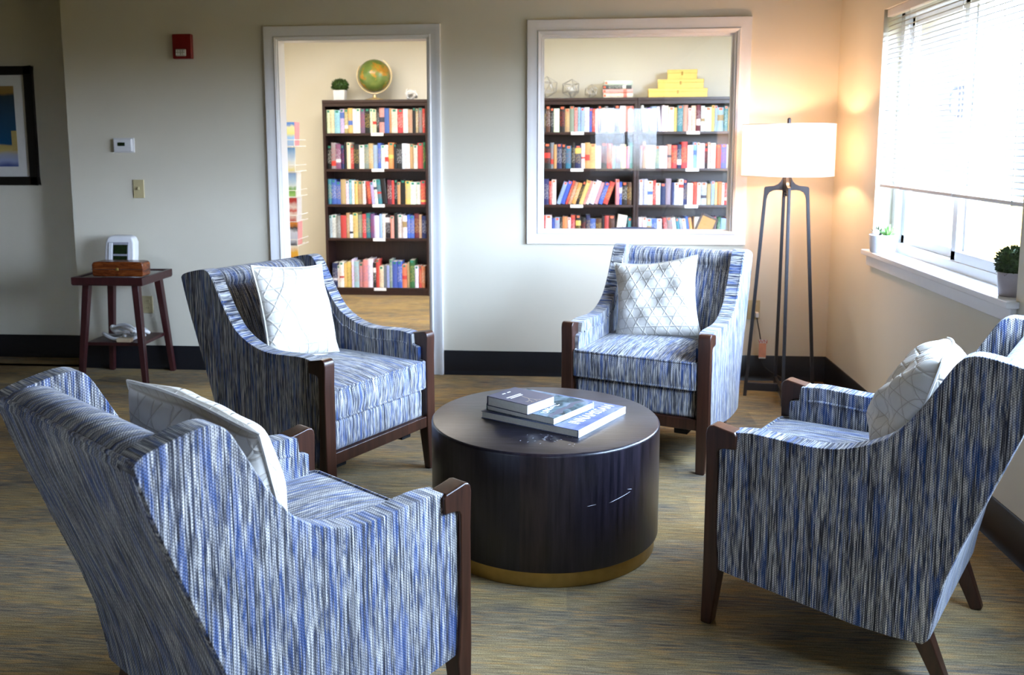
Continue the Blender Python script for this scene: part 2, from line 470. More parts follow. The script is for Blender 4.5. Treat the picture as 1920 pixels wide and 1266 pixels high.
# black cove base, 15 cm
def basemb(mb, axis, a0, a1, face, sgn):
    prof = [(0, 0), (.016, 0), (.010, .012), (.007, .03), (.007, .146), (.004, .151), (0, .151)]
    if axis == 'x':
        mb.prism([(p[0] * sgn + face, p[1]) for p in prof], 'x', a0, a1)
    else:
        mb.prism([(p[0] * sgn + face, p[1]) for p in prof], 'y', a0, a1)
mb = MB(); basemb(mb, 'x', XST, DX0 - .072, YB, -1); basemb(mb, 'x', DX1 + .078, XR, YB, -1); struct(mb.build('baseboard_back', M_base))
mb = MB(); basemb(mb, 'x', XL, XST, YREC, -1); struct(mb.build('baseboard_recess', M_base))
mb = MB(); basemb(mb, 'y', YREAR, YB, XR, -1); struct(mb.build('baseboard_right', M_base))
mb = MB(); basemb(mb, 'y', YREAR, YREC, XL, 1); struct(mb.build('baseboard_left', M_base))
mb = MB(); basemb(mb, 'x', LXL, LXR, LY, -1); struct(mb.build('baseboard_library', M_base))

# door and interior window casings: stepped moulding swept round the opening
CP = [(0, 0), (0, .014), (.012, .020), (.020, .014), (.045, .016), (.060, .022), (.074, .022), (.078, 0)]  # (outwards, towards room)
def casing(mb, x0, x1, z0, z1, y, sgn, bottom, w=1.0):
    cor = [(x0, z0, -1, 0 if not bottom else -1), (x0, z1, -1, 1), (x1, z1, 1, 1), (x1, z0, 1, 0 if not bottom else -1)]
    n = len(CP); vs = []
    for (cx, cz, sx, sz) in cor:
        vs += [(cx + sx * p[0] * w, y - sgn * p[1], cz + sz * p[0] * w) for p in CP]
    fs = []
    for a in range(4 if bottom else 3):
        b = (a + 1) % 4
        fs += [(a * n + k, a * n + k + 1, b * n + k + 1, b * n + k) for k in range(n - 1)]
    if not bottom: fs += [tuple(range(n)), tuple(range(3 * n, 4 * n))]
    mb.add(vs, fs)
d = MB(); casing(d, DX0 + .004, DX1 - .004, 0, DZ - .004, YB, 1, False); casing(d, DX0 + .004, DX1 - .004, 0, DZ - .004, YB + WT, -1, False)
d.box(DX0 + .0005, DX0 + .012, YB, YB + WT, 0, DZ - .0005).box(DX1 - .012, DX1 - .0005, YB, YB + WT, 0, DZ - .0005).box(DX0 + .012, DX1 - .012, YB, YB + WT, DZ - .012, DZ - .0005)
struct(d.build('door_1', M_trim, angle=25))
d = MB(); casing(d, WX0 + .006, WX1 - .006, WZ0 + .003, WZ1 - .006, YB - .0005, 1, True, 1.04); casing(d, WX0 + .006, WX1 - .006, WZ0 + .003, WZ1 - .006, YB + WT + .0005, -1, True)
t_ = .014
def ring(m, x0, x1, z0, z1, w, y0, y1, wb):
    m.box(x0, x0 + w, y0, y1, z0, z1).box(x1 - w, x1, y0, y1, z0, z1).box(x0 + w, x1 - w, y0, y1, z0, z0 + wb).box(x0 + w, x1 - w, y0, y1, z1 - w, z1)
ring(d, WX0 + .0005, WX1 - .0005, WZ0 + .0005, WZ1 - .0005, t_, YB, YB + WT, .003)
ring(d, WX0 + t_, WX1 - t_, WZ0 + .0035, WZ1 - t_, .012, YB + .046, YB + .058, .004)
ring(d, WX0 + t_, WX1 - t_, WZ0 + .0035, WZ1 - t_, .012, YB + .066, YB + .078, .004)
win1 = struct(d.build('window_1', M_trim, angle=25))
MB().box(WX0 + .012, WX1 - .012, YB + .059, YB + .065, WZ0 + .012, WZ1 - .012).build('glass_pane', M_glass, win1, smooth=False)

# ------------------------------------------------------------------ daylight windows (sliding sashes)
def slider(name, y0, y1, axis, face, sgn):
    """frame set in the outer half of the wall; axis 'x': window in a wall of constant x"""
    P = (lambda b0, b1, a0, a1, z0, z1: (min(face + sgn * b0, face + sgn * b1), max(face + sgn * b0, face + sgn * b1), a0, a1, z0, z1)) if axis == 'x' else \
        (lambda b0, b1, a0, a1, z0, z1: (a0, a1, min(face + sgn * b0, face + sgn * b1), max(face + sgn * b0, face + sgn * b1), z0, z1))
    m = MB(); fw = .045
    b0, b1 = .085, .155
    for q in ((y0, y0 + fw, RZ0, RZ1), (y1 - fw, y1, RZ0, RZ1), (y0, y1, RZ0, RZ0 + fw), (y0, y1, RZ1 - fw, RZ1)):
        m.box(*P(b0, b1, *q))
    root = struct(m.build(name, M_vinyl, bevel=.004))
    ym = (y0 + y1) / 2
    for k, (s0, s1, d0) in enumerate(((y0 + fw - .005, ym + .028, .09), (ym - .022, y1 - fw + .005, .122))):
        sm = MB(); sw = .042
        for q in ((s0, s0 + sw, RZ0 + fw, RZ1 - fw), (s1 - sw, s1, RZ0 + fw, RZ1 - fw), (s0, s1, RZ0 + fw, RZ0 + fw + sw), (s0, s1, RZ1 - fw - sw, RZ1 - fw)):
            sm.box(*P(d0, d0 + .028, *q))
        sa = sm.build('sash', M_vinyl, root, bevel=.003)
        MB().box(*P(d0 + .012, d0 + .016, s0 + .02, s1 - .02, RZ0 + fw + .02, RZ1 - fw - .02)).build('glass_pane', M_glass, sa, smooth=False)
    return root, P, ym
w2, Pw, ym = slider('window_2', RY0, RY1, 'x', XR, 1)
h = MB(); h.tube(spline([(XR + .088, ym + .02, 1.52), (XR + .065, ym + .045, 1.535), (XR + .06, ym + .05, 1.58), (XR + .065, ym + .045, 1.625), (XR + .088, ym + .02, 1.64)], 6), .007)
h.box(XR + .08, XR + .09, ym + .002, ym + .03, 1.51, 1.65)
h.build('sash_lock', M_grey, w2)
slider('window_3', R2[0], R2[1], 'x', XR, 1)
slider('window_4', RW[0], RW[1], 'y', YREAR, -1)
slider('fill_window', RV[0], RV[1], 'y', YREAR, -1)  # added behind the camera to brighten sides that face it
# sills
sl = MB(); sl.prism([(XR - .045, RY0 - .03), (XR - .0005, RY0 - .03), (XR - .0005, RY0 + .001), (XR + .088, RY0 + .001), (XR + .088, RY1 - .001), (XR - .0005, RY1 - .001), (XR - .0005, RY1 + .035), (XR - .045, RY1 + .035)], 'z', RZ0 - .022, RZ0 + .003)
sl.box(XR - .022, XR - .0005, RY0 - .015, RY1 + .02, RZ0 - .075, RZ0 - .0225)
struct(sl.build('trim_sill', M_trim, bevel=.004))

# mini blind
def blind(name, y0, y1, zb, label, axis='x', face=XR + .028, tilt=R(30), slat=None):
    b = thing(name, label, 'blind', (face, (y0 + y1) / 2, RZ1 - .002) if axis == 'x' else ((y0 + y1) / 2, face, RZ1 - .002), 0 if axis == 'x' else R(90))
    hw = (y1 - y0) / 2; H = RZ1 - .002
    MB().box(-.016, .014, -hw, hw, -.036, 0).build('head_rail', M_vinyl, b, bevel=.003)
    m = MB(); z = -.055
    while z > zb - H + .03:
        pr = []
        for k in range(5):
            t = -1 + k / 2; pr.append((t * .0125, .0018 * (1 - t * t)))
        q = [(a * cos(tilt) - c * sin(tilt), z + a * sin(tilt) + c * cos(tilt)) for a, c in pr]
        poly = q + [(a, c - .0006) for a, c in reversed(q)]
        m.prism(poly, 'y', -hw + .004, hw - .004); z -= .0225
    m.build('slats', slat or M_slat, b)
    MB().box(-.012, .012, -hw + .002, hw - .002, zb - H, zb - H + .016).build('bottom_rail', M_vinyl, b, bevel=.004)
    for f in (-.86, -.18, .6):
        c = MB()
        for dx in (-.0135, .0135):
            c.tube([(dx, hw * f, -.02), (dx, hw * f, zb - H + .008)], .0011, 5)
        c.box(-.0135, .0135, hw * f - .001, hw * f + .001, zb - H + .004, zb - H + .007)
        c.build('lift_cord', M_white, b)
        MB().box(-.0128, .0128, hw * f - .004, hw * f + .004, zb - H - .002, zb - H + .018).build('cord_clip', M_vinyl, b, bevel=.001)
    return b
blind('window_blind', RY0 + .012, RY1 - .008, 1.192, 'white mini blind half lowered over the daylight window above the sill')
blind('window_blind', RW[0] + .01, RW[1] - .01, .90, 'white mini blind on the window opposite, mirrored in the library glass', 'y', YREAR - .03, R(34), M_slat2)

# ------------------------------------------------------------------ armchairs
HW, POST = .341, .055
top_pts = [(-.07, .598), (-.13, .606), (-.2, .604), (-.3, .601), (-.38, .613), (-.45, .641), (-.505, .680), (-.56, .752), (-.605, .828), (-.636, .880), (-.662, .901), (-.70, .903), (-.77, .889), (-.812, .876), (-.826, .862)]
TOP = [tuple(p) for p in spline([(a, b, 0) for a, b in top_pts], 4)]
TOP = [(p[0], p[1]) for p in TOP]
REAR = [(-.818, .835), (-.80, .775), (-.78, .715), (-.737, .60), (-.70, .50), (-.666, .408), (-.635, .31), (-.617, .22), (-.607, .15)]
BOT = [(-.595, .137), (-.52, .132), (-.426, .134), (-.283, .150), (-.16, .164), (-.075, .174)]
FRONT = [(-.034, .180), (-.034, .543), (-.045, .546), (-.066, .552)]
SIDE = TOP + REAR + BOT + FRONT

def make_chair():
    t = thing('armchair', '', 'armchair')
    for s in (1, -1):
        y0, y1 = (.268, .331) if s > 0 else (-.331, -.268)
        sp = MB().prism(SIDE, 'y', y0, y1).build('side_panel', M_side, t, bevel=.017, seg=4, angle=50)
        yo = s * (.331 - .006); yi = s * (.268 + .004)
        inset = lambda pts, d: pts
        edge = [(-.036, yo, z) for z in (.19, .30, .42, .538)] + [(-.05, yo, .549), (-.068, yo, .556), (-.070, yo, .585)]
        line = [(x, yo, z - .006) for x, z in TOP[1:-2]] + [(-.818, yo, .855)] + [(x + .006, yo, z) for x, z in REAR]
        MB().tube(edge + line, .0052, 7).build('piping', M_side, sp)
        bt = [(x, yo, z + .004) for x, z in BOT] + [(-.04, yo, .184)]
        MB().tube(bt, .0045, 7).build('piping', M_side, sp)
        arm = [(x, yi - s * .004, z - .048 - (.012 if x < -.45 else 0)) for x, z in TOP[2:34]]
        MB().tube(arm, .0045, 7).build('piping', M_side, sp)
    # back with its rolled top
    inner = [(-.715, .868), (-.704, .852), (-.700, .836), (-.706, .823), (-.712, .818), (-.700, .812), (-.668, .76), (-.632, .68), (-.600, .60), (-.572, .52), (-.556, .46), (-.55, .36), (-.55, .24)]
    toproll = [(-.826, .850), (-.822, .868), (-.806, .880), (-.78, .886), (-.75, .885), (-.73, .879)]
    prof = [(-.59, .15), (-.607, .15)] + [(a - .0005, b) for a, b in reversed(REAR)][1:] + toproll + inner
    bk = MB().prism(prof, 'y', -.272, .272).build('backrest', M_front, t, angle=60)
    MB().prism([(a, b) for a, b in [(-.60, .14)] + [(x - .002, z) for x, z in reversed(REAR)] + [(-.822, .855), (-.81, .85)] + [(x + .012, z) for x, z in REAR] + [(-.59, .14)]], 'y', -.318, .318).build('outer_back', M_front, t, bevel=.004)
    MB().tube([(-.8225, y, .868) for y in (-.31, -.15, 0, .15, .31)], .0052, 7).build('piping', M_front, bk)
    MB().tube([(-.709, y, .820) for y in (-.27, -.1, .1, .27)], .004, 7).build('piping', M_front, bk)
    # seat base and cushion
    MB().box(-.56, -.020, -.284, .284, .232, .362).build('seat_base', M_front, t, bevel=.022, seg=4)
    bx0, bx1, by, z0, z1 = -.555, -.006, .282, .366, .482
    def cush(side):
        def f(u, v):
            a = 2 * u - 1; b = 2 * v - 1
            cr = (1 - abs(a) ** 3) * (1 - abs(b) ** 3)
            x = (bx0 + bx1) / 2 + a * (bx1 - bx0) / 2; y = b * by
            return (x, y, (z1 + .026 * cr) if side else (z0 - .002 * cr))
        return f
    cu = MB(); N = 18
    cu.grid(cush(1), N, N); cu.grid(cush(0), N, N)
    def wall(axis, sg):
        def f(u, v):
            bul = .010 * (1 - (2 * v - 1) ** 2) * (1 - abs(2 * u - 1) ** 6); z = z0 + (z1 - z0) * v
            if axis == 'x': return ((bx1 + bul if sg > 0 else bx0), by * (2 * u - 1), z)
            return (bx0 + (bx1 - bx0) * u, sg * by, z)
        return f
    for ax in 'xy':
        for sg in (-1, 1): cu.grid(wall(ax, sg), N, 6)
    cs = cu.build('seat_cushion', M_front, t, angle=50)
    for z in (z1, z0 + .002):
        r_ = .02; pts = [(bx0, -by, z), (bx1 - r_, -by, z), (bx1 - .004, -by + .006, z), (bx1 + .001, -by + r_, z), (bx1 + .001, by - r_, z), (bx1 - .004, by - .006, z), (bx1 - r_, by, z), (bx0, by, z)]
        MB().tube(pts, .0052, 7).build('piping', M_front, cs)
    # show-wood: front rail, posts running into front legs, rear legs
    MB().box(-.05, -.006, -.29, .29, .188, .236).build('front_rail', M_walnut, t, bevel=.003)
    pp = [(.008, 0), (-.024, 0), (-.047, .165), (-.043, .20), (-.036, .30), (-.036, .535), (-.042, .545), (-.055, .549), (-.088, .551), (-.090, .592), (-.084, .600), (-.05, .606), (-.02, .612), (-.008, .609), (-.001, .600), (.002, .585), (-.001, .50), (0, .19)]
    for s in (1, -1):
        def tp(q, s=s):
            x, y, z = q
            k = max(0, 1 - z / .19)
            return (x, y - s * .012 * k * (1 if abs(y) > .3 else -.3), z)
        MB().prism(pp, 'y', s * (HW - POST), s * HW, xf=tp).build('leg', M_walnut, t, bevel=.006, seg=3)
        MB().bar((-.565, s * .262, .17), (-.638, s * .250, 0), .050, .050, w2=.66, up=(1, 0, 0)).build('leg', M_walnut, t, bevel=.004)
        MB().box(-.19, -.055, s * .205 - .03, s * .205 + .03, .150, .2).build('corner_block', M_black, t, bevel=.003)
    MB().box(-.56, -.06, -.27, .27, .205, .235).build('dust_cover', M_black, t)
    return t

chairs = {}
CH = {'a': (-.746, 3.5676, -.5007, 'blue streaked wingback armchair with a bright white pillow, standing before the open doorway'),
      'b': (.2803, 3.9628, -1.9681, 'blue streaked wingback armchair beneath the interior library window, beside the floor lamp'),
      'c': (.576, 2.8821, 2.587, 'blue streaked wingback armchair below the daylight window, its outer side turned to us'),
      'd': (-.4992, 2.3058, .9074, 'blue streaked wingback armchair with its dark outer back turned to us')}
proto = None
for k, (x, y, r, lab) in CH.items():
    o = proto = make_chair() if proto is None else proto
    if chairs: o = copy_tree(proto)
    o.location = (x, y, 0); o.rotation_euler = (0, 0, r); o['label'] = lab; o['group'] = 'armchairs around the drum table'
    chairs[k] = Matrix.Translation((x, y, 0)) @ Matrix.Rotation(r, 4, 'Z')

# ------------------------------------------------------------------ pillows
def pillow(label, chair, loc, lean, yaw, roll, w, h, th, seed, fold=0, pinch=.10):
    r = random.Random(seed); ph = [r.uniform(0, 6.28) for _ in range(8)]
    N = 40
    def face(sd):
        def f(u, v):
            a, b = 2 * u - 1, 2 * v - 1
            k = max(0, (1 - abs(a) ** 2.6)) ** .62 * max(0, (1 - abs(b) ** 2.6)) ** .62
            pin = 1 - pinch * (1 - a * a) * b * b; pin2 = 1 - pinch * (1 - b * b) * a * a
            rc = 1 - (.16 - pinch) * a * a * b * b
            y = a * w / 2 * pin2 * rc; z = b * h / 2 * pin * rc
            wob = .07 * sin(3.1 * a + 2 * b + ph[0]) + .05 * sin(5 * b - 4 * a + ph[1]) + .03 * sin(11 * a + 6 * b + ph[2]) + .03 * sin(8 * a - 9 * b + ph[4])
            x = sd * th / 2 * k * (1 + 1.5 * wob)
            if fold:   # crease between two bulges
                x -= sd * fold * th * math.exp(-((b - .25 * a + .3) / .12) ** 2) * k * (.5 + .5 * a) * (1 if sd > 0 else 0)
            x += .012 * sin(2.2 * a + ph[3]) * b
            return (x, y, z)
        return f
    m = MB(); m.grid(face(1), N, N); m.grid(face(-1), N, N)
    o = m.build('throw_pillow', M_pillow, angle=80)
    uvl = o.data.uv_layers.new(name='UVMap')
    for lp in o.data.loops:
        co = o.data.vertices[lp.vertex_index].co
        uvl.data[lp.index].uv = (co.y / w + .5 + (0 if co.x >= 0 else .13), co.z / h + .5)
    o.matrix_world = chairs[chair] @ Matrix.Translation(loc) @ Matrix.Rotation(R(yaw), 4, 'Z') @ Matrix.Rotation(R(-lean), 4, 'Y') @ Matrix.Rotation(R(roll), 4, 'X')
    rim = []
    for i in range(N * 4):
        sgm, q = divmod(i, N); q /= N
        u, v = ((q, 0), (1, q), (1 - q, 1), (0, 1 - q))[sgm]
        p = face(1)(u, v); rim.append(p)
    MB().tube(rim, .0042, 6, closed=True).build('welt', M_pillow, o)
    return tag(o, label, 'pillow', 'quilted throw pillows')
pillow('smooth bright white square pillow in the armchair before the doorway', 'a', (-.45, -.035, .705), 17, 2, -6, .43, .43, .15, 1, 0, .12)
pillow('cream star quilted pillow propped upright in the armchair under the library window', 'b', (-.455, -.042, .665), 17, 0, 8, .43, .41, .16, 5, .0, .135)
pillow('quilted pillow slumped sideways in the armchair below the daylight window', 'c', (-.498, .04, .680), 20, 10, 0, .41, .40, .20, 9, .1, .045)
pillow('cream quilted pillow showing above the back of the nearest armchair', 'd', (-.495, .0, .675), 20, 12, 9, .43, .43, .19, 12, 0, .085)

# ------------------------------------------------------------------ drum table
TX, TY, TR, TH = -.0827, 3.1671, .404, .448
dt = thing('drum_table', 'dark plank drum coffee table on a brass plinth, ringed by armchairs', 'table', (TX, TY, 0))
MB().lathe([(TR - .02, .053), (TR - .004, .053), (TR, .057), (TR, TH - .012), (TR - .001, TH - .006), (TR - .006, TH - .001)], n=96).build('drum', M_dside, dt, angle=60)
MB().lathe([(0, TH - .004), (TR - .006, TH - .004), (TR - .0055, TH - .001), (TR - .008, TH)], n=96).build('tabletop', M_dtop, dt, angle=60)
MB().lathe([(0, .0), (TR - .014, .0), (TR - .012, .002), (TR - .012, .055), (0, .055)], n=96).build('plinth', M_brass, dt, angle=40)
def on_drum(deg, z): return (( TR + .0004) * cos(R(deg)), (TR + .0004) * sin(R(deg)), z)
sc = MB()
for (a0, z0, a1, z1, w) in ((-69, .272, -64.5, .275, .0012), (-57.5, .272, -45, .290, .0016), (-47, .302, -44, .297, .001)):
    sc.tube([on_drum(a0 + (a1 - a0) * k / 6, z0 + (z1 - z0) * k / 6) for k in range(7)], [.0002, w * .6, w * .5, w * .7, w * .6, w * .5, .0002], 4)
rs = random.Random(3)
for k in range(26):
    px, py = .01 + rs.gauss(0, .045), -.245 + rs.gauss(0, .028)
    L = rs.uniform(.002, .009); an = rs.uniform(-.6, 1.2)
    sc.bar((px, py, TH + .0002), (px + L * cos(an), py + L * sin(an), TH + .0002), .0012, .0004)
sc.build('scuff_mark', M_scuff, dt)

# books on the table
def slab_book(name, label, corner, dirL, L, dirW, W, z, th, covmat, spine, jut=.003, cov=.0022):
    """lying book: corner + L along dirL (spine edge if spine=='L'), W along dirW"""
    ex = Vector((*dirL, 0)).normalized(); ey = Vector((*dirW, 0)).normalized()
    ey = (ey - ex * ey.dot(ex)).normalized()
    sgn = 1 if ex.cross(ey).z > 0 else -1
    rot = math.atan2(ex.y, ex.x)
    b = thing(name, label, 'book', (corner[0], corner[1], z), rot, 'books stacked on the drum table')
    W_ = W * sgn
    def bx(m, x0, x1, y0, y1, z0, z1): return m.box(x0, x1, min(y0, y1), max(y0, y1), z0, z1)
    c = MB(); bx(c, 0, L, 0, W_, 0, cov); bx(c, 0, L, 0, W_, th - cov, th)
    if spine == 'L': bx(c, 0, L, 0, sgn * cov * 1.6, cov, th - cov)
    elif spine == 'Lf': bx(c, 0, L, W_, W_ - sgn * cov * 1.6, cov, th - cov)
    elif spine == 'W1': bx(c, L - cov * 1.6, L, 0, W_, cov, th - cov)
    else: bx(c, 0, cov * 1.6, 0, W_, cov, th - cov)
    c.build('cover', covmat, b, bevel=.0007, seg=1)
    p = MB(); j = jut
    bx(p, (j if spine != 'W0' else .003), L - (j if spine != 'W1' else .003), sgn * (j if spine != 'L' else .003), W_ - sgn * (j if spine != 'Lf' else .003), cov, th - cov)
    p.build('pages', M_page, b)
    return b, sgn
def cover_art(name, stops, scale, dist=0, seed=0):
    t = NT(name); t.bsdf(.6, 0, .2)
    v = t.noise(t.coord((scale[0], scale[1], 1)), 1, 5, .6, dist)
    t.l(t.ramp(v, stops), t.b.inputs['Base Color']); return t.m
M_cov1 = cover_art('pale_sky_cover', [(.3, (.06, .08, .19)), (.5, (.14, .17, .30)), (.62, (.22, .23, .30)), (.7, (.09, .13, .28))], (6, 16), .6)
M_cov2 = cover_art('misty_landscape_cover', [(.36, (.008, .018, .02)), (.44, (.05, .085, .10)), (.52, (.12, .17, .20)), (.62, (.20, .22, .26)), (.72, (.07, .11, .22))], (7, 13), .8)
M_cov3 = plain('navy_cloth_cover', (.035, .038, .075), .4, var=.08)
M_ink = plain('dark_ink', (.05, .06, .10), .5)
M_inkw = plain('white_ink', (.82, .82, .82), .5)
M_inkt = plain('tan_ink', (.34, .28, .20), .5)
M_spinew = plain('white_spine', (.60, .60, .62), .35, var=.01)

c1 = Vector((.034, 2.933)); e1 = Vector((.205, 3.226)) - c1; f1 = Vector((-.300, 3.145)) - c1
b1, s1 = slab_book('coffee_table_book', 'largest pale blue book with white lettered spine, bottom of the table stack', c1, e1, e1.length, f1, f1.length, TH + .0004, .026, M_cov1, 'L')
L1 = e1.length
MB().box(0, L1, -.0016, .0014, 0, .026).build('spine', M_spinew, b1, bevel=.0008, seg=1)
text('GENERAL', 'spine_lettering', .0165, M_grey, b1, Matrix.Translation((.105, -.0018, .0125)) @ Matrix.Rotation(R(90), 4, 'X'), .0002)
text('INNAMSSAN', 'title_lettering', .060, M_inkw, b1, Matrix.Translation((L1 * .56, .052, .0262)) @ Matrix.Scale(.80, 4, (1, 0, 0)), .0002)
text('INNAMSSAN', 'title_shadow', .060, M_ink, b1, Matrix.Translation((L1 * .56 + .003, .050, .02615)) @ Matrix.Scale(.80, 4, (1, 0, 0)), .00012)
c2 = Vector((-.047, 2.982)); e2 = Vector((.09, 3.188)) - c2; f2 = Vector((-.299, 3.13)) - c2
b2, s2 = slab_book('coffee_table_book', 'misty landscape covered book, middle of the table stack', c2, e2, e2.length, f2, f2.length, TH + .0262, .025, M_cov2, 'Lf')
MB().box(e2.length - .004, e2.length + .0012, 0, .006, .0, .025).build('spine_edge', M_spinew, b2)
text('C', 'title_lettering', .034, M_inkw, b2, Matrix.Translation((.135, .085, .0252)), .0002)
text('UNGR', 'title_lettering', .036, M_inkw, b2, Matrix.Translation((.075, .075, .0252)) @ Matrix.Rotation(R(18), 4, 'Z'), .0002)
MB().prism([(0, .012), (.03, .02), (.07, .012), (.10, .030), (.15, .024), (.19, .040), (.235, .028), (.24, .045), (.19, .058), (.14, .044), (.09, .050), (.05, .036), (.02, .040)], 'z', .0250, .02515).build('printed_hills', M_ink, b2)
c3 = Vector((-.137, 3.008)); e3 = Vector((-.07, 3.119)) - Vector((-.137, 3.026)); f3 = Vector((-.295, 3.100)) - c3
b3, s3 = slab_book('coffee_table_book', 'small navy book with a gold twig drawing, top of the table stack', c3, e3, e3.length * 1.35, f3, f3.length, TH + .0514, .035, M_cov3, 'Lf')
L3, W3 = e3.length * 1.35, f3.length
tm = MB()
for (x0, y0, x1, y1) in ((.028, W3 * .53, .092, W3 * .53), (.022, W3 * .60, .098, W3 * .60), (.05, W3 * .84, .066, W3 * .84), (.078, W3 * .84, .094, W3 * .84)):
    tm.bar((x0, y0, .0351), (x1, y1, .0351), .0055, .0004)
tm.build('printed_title', M_inkw, b3)
tw = MB()
def twig(p, a, L, dep):
    q = (p[0] + L * cos(a), p[1] + L * sin(a), p[2])
    tw.bar(p, q, .0022 * (.7 ** dep) + .0008, .0004)
    if dep < 3:
        for da in (-.55, .35): twig(q, a + da, L * .66, dep + 1)
twig((.075, W3 * .47, .0351), R(-100), .035, 0)
tw.build('printed_twig', M_inkt, b3)

# ------------------------------------------------------------------ floor lamp
LX, LYL = 1.172, 5.105
la = thing('floor_lamp', 'gunmetal floor lamp on four slender legs with a lit white drum shade', 'lamp', (LX, LYL, 0))
sh = MB()
sh.grid(lambda u, v: (.240 * cos(2 * pi * u), .240 * sin(2 * pi * u), 1.236 + .275 * v), 72, 1, cu=True)
shade = sh.build('lamp_shade', M_shade, la, angle=80)
for z in (1.237, 1.510): MB().tube([(.240 * cos(2 * pi * k / 48), .240 * sin(2 * pi * k / 48), z) for k in range(48)], .0022, 6, closed=True).build('shade_rim', M_white, shade)
sp = MB()
for a in (20, 140, 260): sp.tube([(.018 * cos(R(a)), .018 * sin(R(a)), 1.500), (.238 * cos(R(a)), .238 * sin(R(a)), 1.505)], .002, 6)
sp.lathe([(.02, 1.497), (.02, 1.503), (.008, 1.503)], n=16)
sp.build('shade_spider', M_gun, la)
MB().lathe([(.004, 1.503), (.004, 1.512), (.010, 1.514), (.010, 1.540), (.006, 1.545), (0, 1.546)], n=16).build('finial', M_gun, la)
hb = MB().lathe([(.0, 1.15), (.022, 1.152), (.024, 1.17), (.022, 1.225), (.014, 1.236), (.011, 1.28), (.016, 1.29), (.016, 1.33), (0, 1.33)], n=20).build('hub', M_gun, la)
MB().ball((0, 0, 1.137), .014, 14, 10).build('knob', M_gun, hb)
MB().ball((0, 0, 1.375), (.028, .028, .036), 16, 12).build('bulb', M_white, la)
lp = [(.010, 1.236), (.020, 1.230), (.032, 1.205), (.046, 1.190), (.066, 1.181), (.100, 1.178), (.113, 1.175), (.117, 1.166), (.192, 0), (.174, 0), (.103, 1.105), (.098, 1.128), (.088, 1.145), (.070, 1.155), (.050, 1.158), (.014, 1.156)]
for a in (174, 264, 354, 84):
    ca, sa = cos(R(a)), sin(R(a))
    MB().prism(lp, 'y', -.0085, .0085, xf=lambda q: (q[0] * ca - q[1] * sa, q[0] * sa + q[1] * ca, q[2])).build('leg', M_gun, la, bevel=.002)
for a in (174, 264):
    ca, sa = cos(R(a)), sin(R(a))
    MB().bar((-.182 * ca, -.182 * sa, .055), (.182 * ca, .182 * sa, .055), .016, .045).build('base_bar', M_gun, la, bevel=.002)
# flex, plug and tag
def W2L(p): return (p[0] - LX, p[1] - LYL, p[2])
ol = (1.097, YB, .405)
path = [(1.108, YB - .03, .392), (1.112, YB - .035, .36), (1.124, YB - .05, .29), (1.137, YB - .06, .20), (1.145, YB - .06, .12), (1.18, YB - .07, .075), (1.25, 5.38, .04), (1.30, 5.30, .012), (1.36, 5.24, .008), (1.40, 5.20, .03), (1.34, 5.16, .012), (1.27, 5.13, .02), (1.20, 5.11, .035)]
MB().tube([W2L(p) for p in spline(path, 6)], .0035, 7).build('cord', M_cord, la)
MB().box(*[v for i, (a, b) in enumerate((( 1.098 - LX, 1.118 - LX), (YB - .042 - LYL, YB - .006 - LYL), (.388, .418))) for v in (a, b)]).build('plug', M_white, la, bevel=.004)
tg = MB().box(1.118 - LX, 1.160 - LX, YB - .066 - LYL, YB - .0645 - LYL, .150, .240).build('warning_tag', M_tagp, la)
MB().box(1.118 - LX, 1.160 - LX, YB - .0664 - LYL, YB - .0642 - LYL, .240, .262).build('tag_heading', M_labelw, tg)
MB().box(1.120 - LX, 1.158 - LX, YB - .0664 - LYL, YB - .0642 - LYL, .148, .156).build('tag_edge', M_labelw, tg)
text('WN', 'tag_lettering', .030, M_tagr, tg, Matrix.Translation((1.140 - LX, YB - .0668 - LYL, .249)) @ Matrix.Rotation(R(90), 4, 'X'), .0003)

# ------------------------------------------------------------------ side table with its things
st = thing('side_table', 'dark mahogany side table with splayed legs and a lower shelf by the left corner', 'table', (-2.687, 5.245, 0))
MB().box(-.215, .215, -.2, .2, .600, .640).box(-.218, -.195, -.203, .203, .606, .648).box(.195, .218, -.203, .203, .606, .648).box(-.2, .2, -.203, -.18, .606, .648).box(-.2, .2, .18, .203, .606, .648).build('tray_top', M_mahog, st, bevel=.003)
MB().box(-.196, .196, -.181, .181, .638, .6425).build('inlay_panel', plain('glossy_dark_inlay', (.05, .04, .045), .12), st)
for sx in (-1, 1):
    for sy in (-1, 1):
        MB().bar((sx * .150, sy * .145, .605), (sx * .200, sy * .188, 0), .042, .042, up=(0, 1, 0), w2=.72).build('leg', M_mahog, st, bevel=.003)
MB().box(-.172, .172, -.155, .155, .232, .252).build('shelf', M_mahog, st, bevel=.003)
bxo = thing('wooden_box', 'reddish burl wood box with rounded ends on the side table', 'box', (-2.632, 5.115, .6485))
rr = [(-.155, .012), (-.148, .002), (.148, .002), (.155, .012), (.156, .072), (.148, .086), (.12, .090), (-.12, .090), (-.148, .086), (-.156, .072)]
MB().prism(rr, 'y', -.045, .055).build('body', M_burl, bxo, bevel=.006, seg=3)
MB().box(-.157, .157, -.0462, -.045, .044, .047).build('lid_seam', M_black, bxo)
MB().box(-.008, .008, -.0475, -.044, .038, .054).build('clasp', M_golddk, bxo, bevel=.002)
cl = thing('desk_clock', 'white rounded digital clock with two dark displays behind the wooden box', 'clock', (-2.735, 5.315, .6445), 0)
cpr = [(-.09, .0), (.09, .0), (.095, .10), (.092, .18), (.078, .212), (.05, .222), (-.05, .222), (-.078, .212), (-.092, .18), (-.095, .10)]
def lean(q): return (q[0], q[1] + q[2] * .16, q[2])
MB().prism(cpr, 'y', -.03, .04, xf=lean).build('housing', M_white, cl, bevel=.012, seg=4)
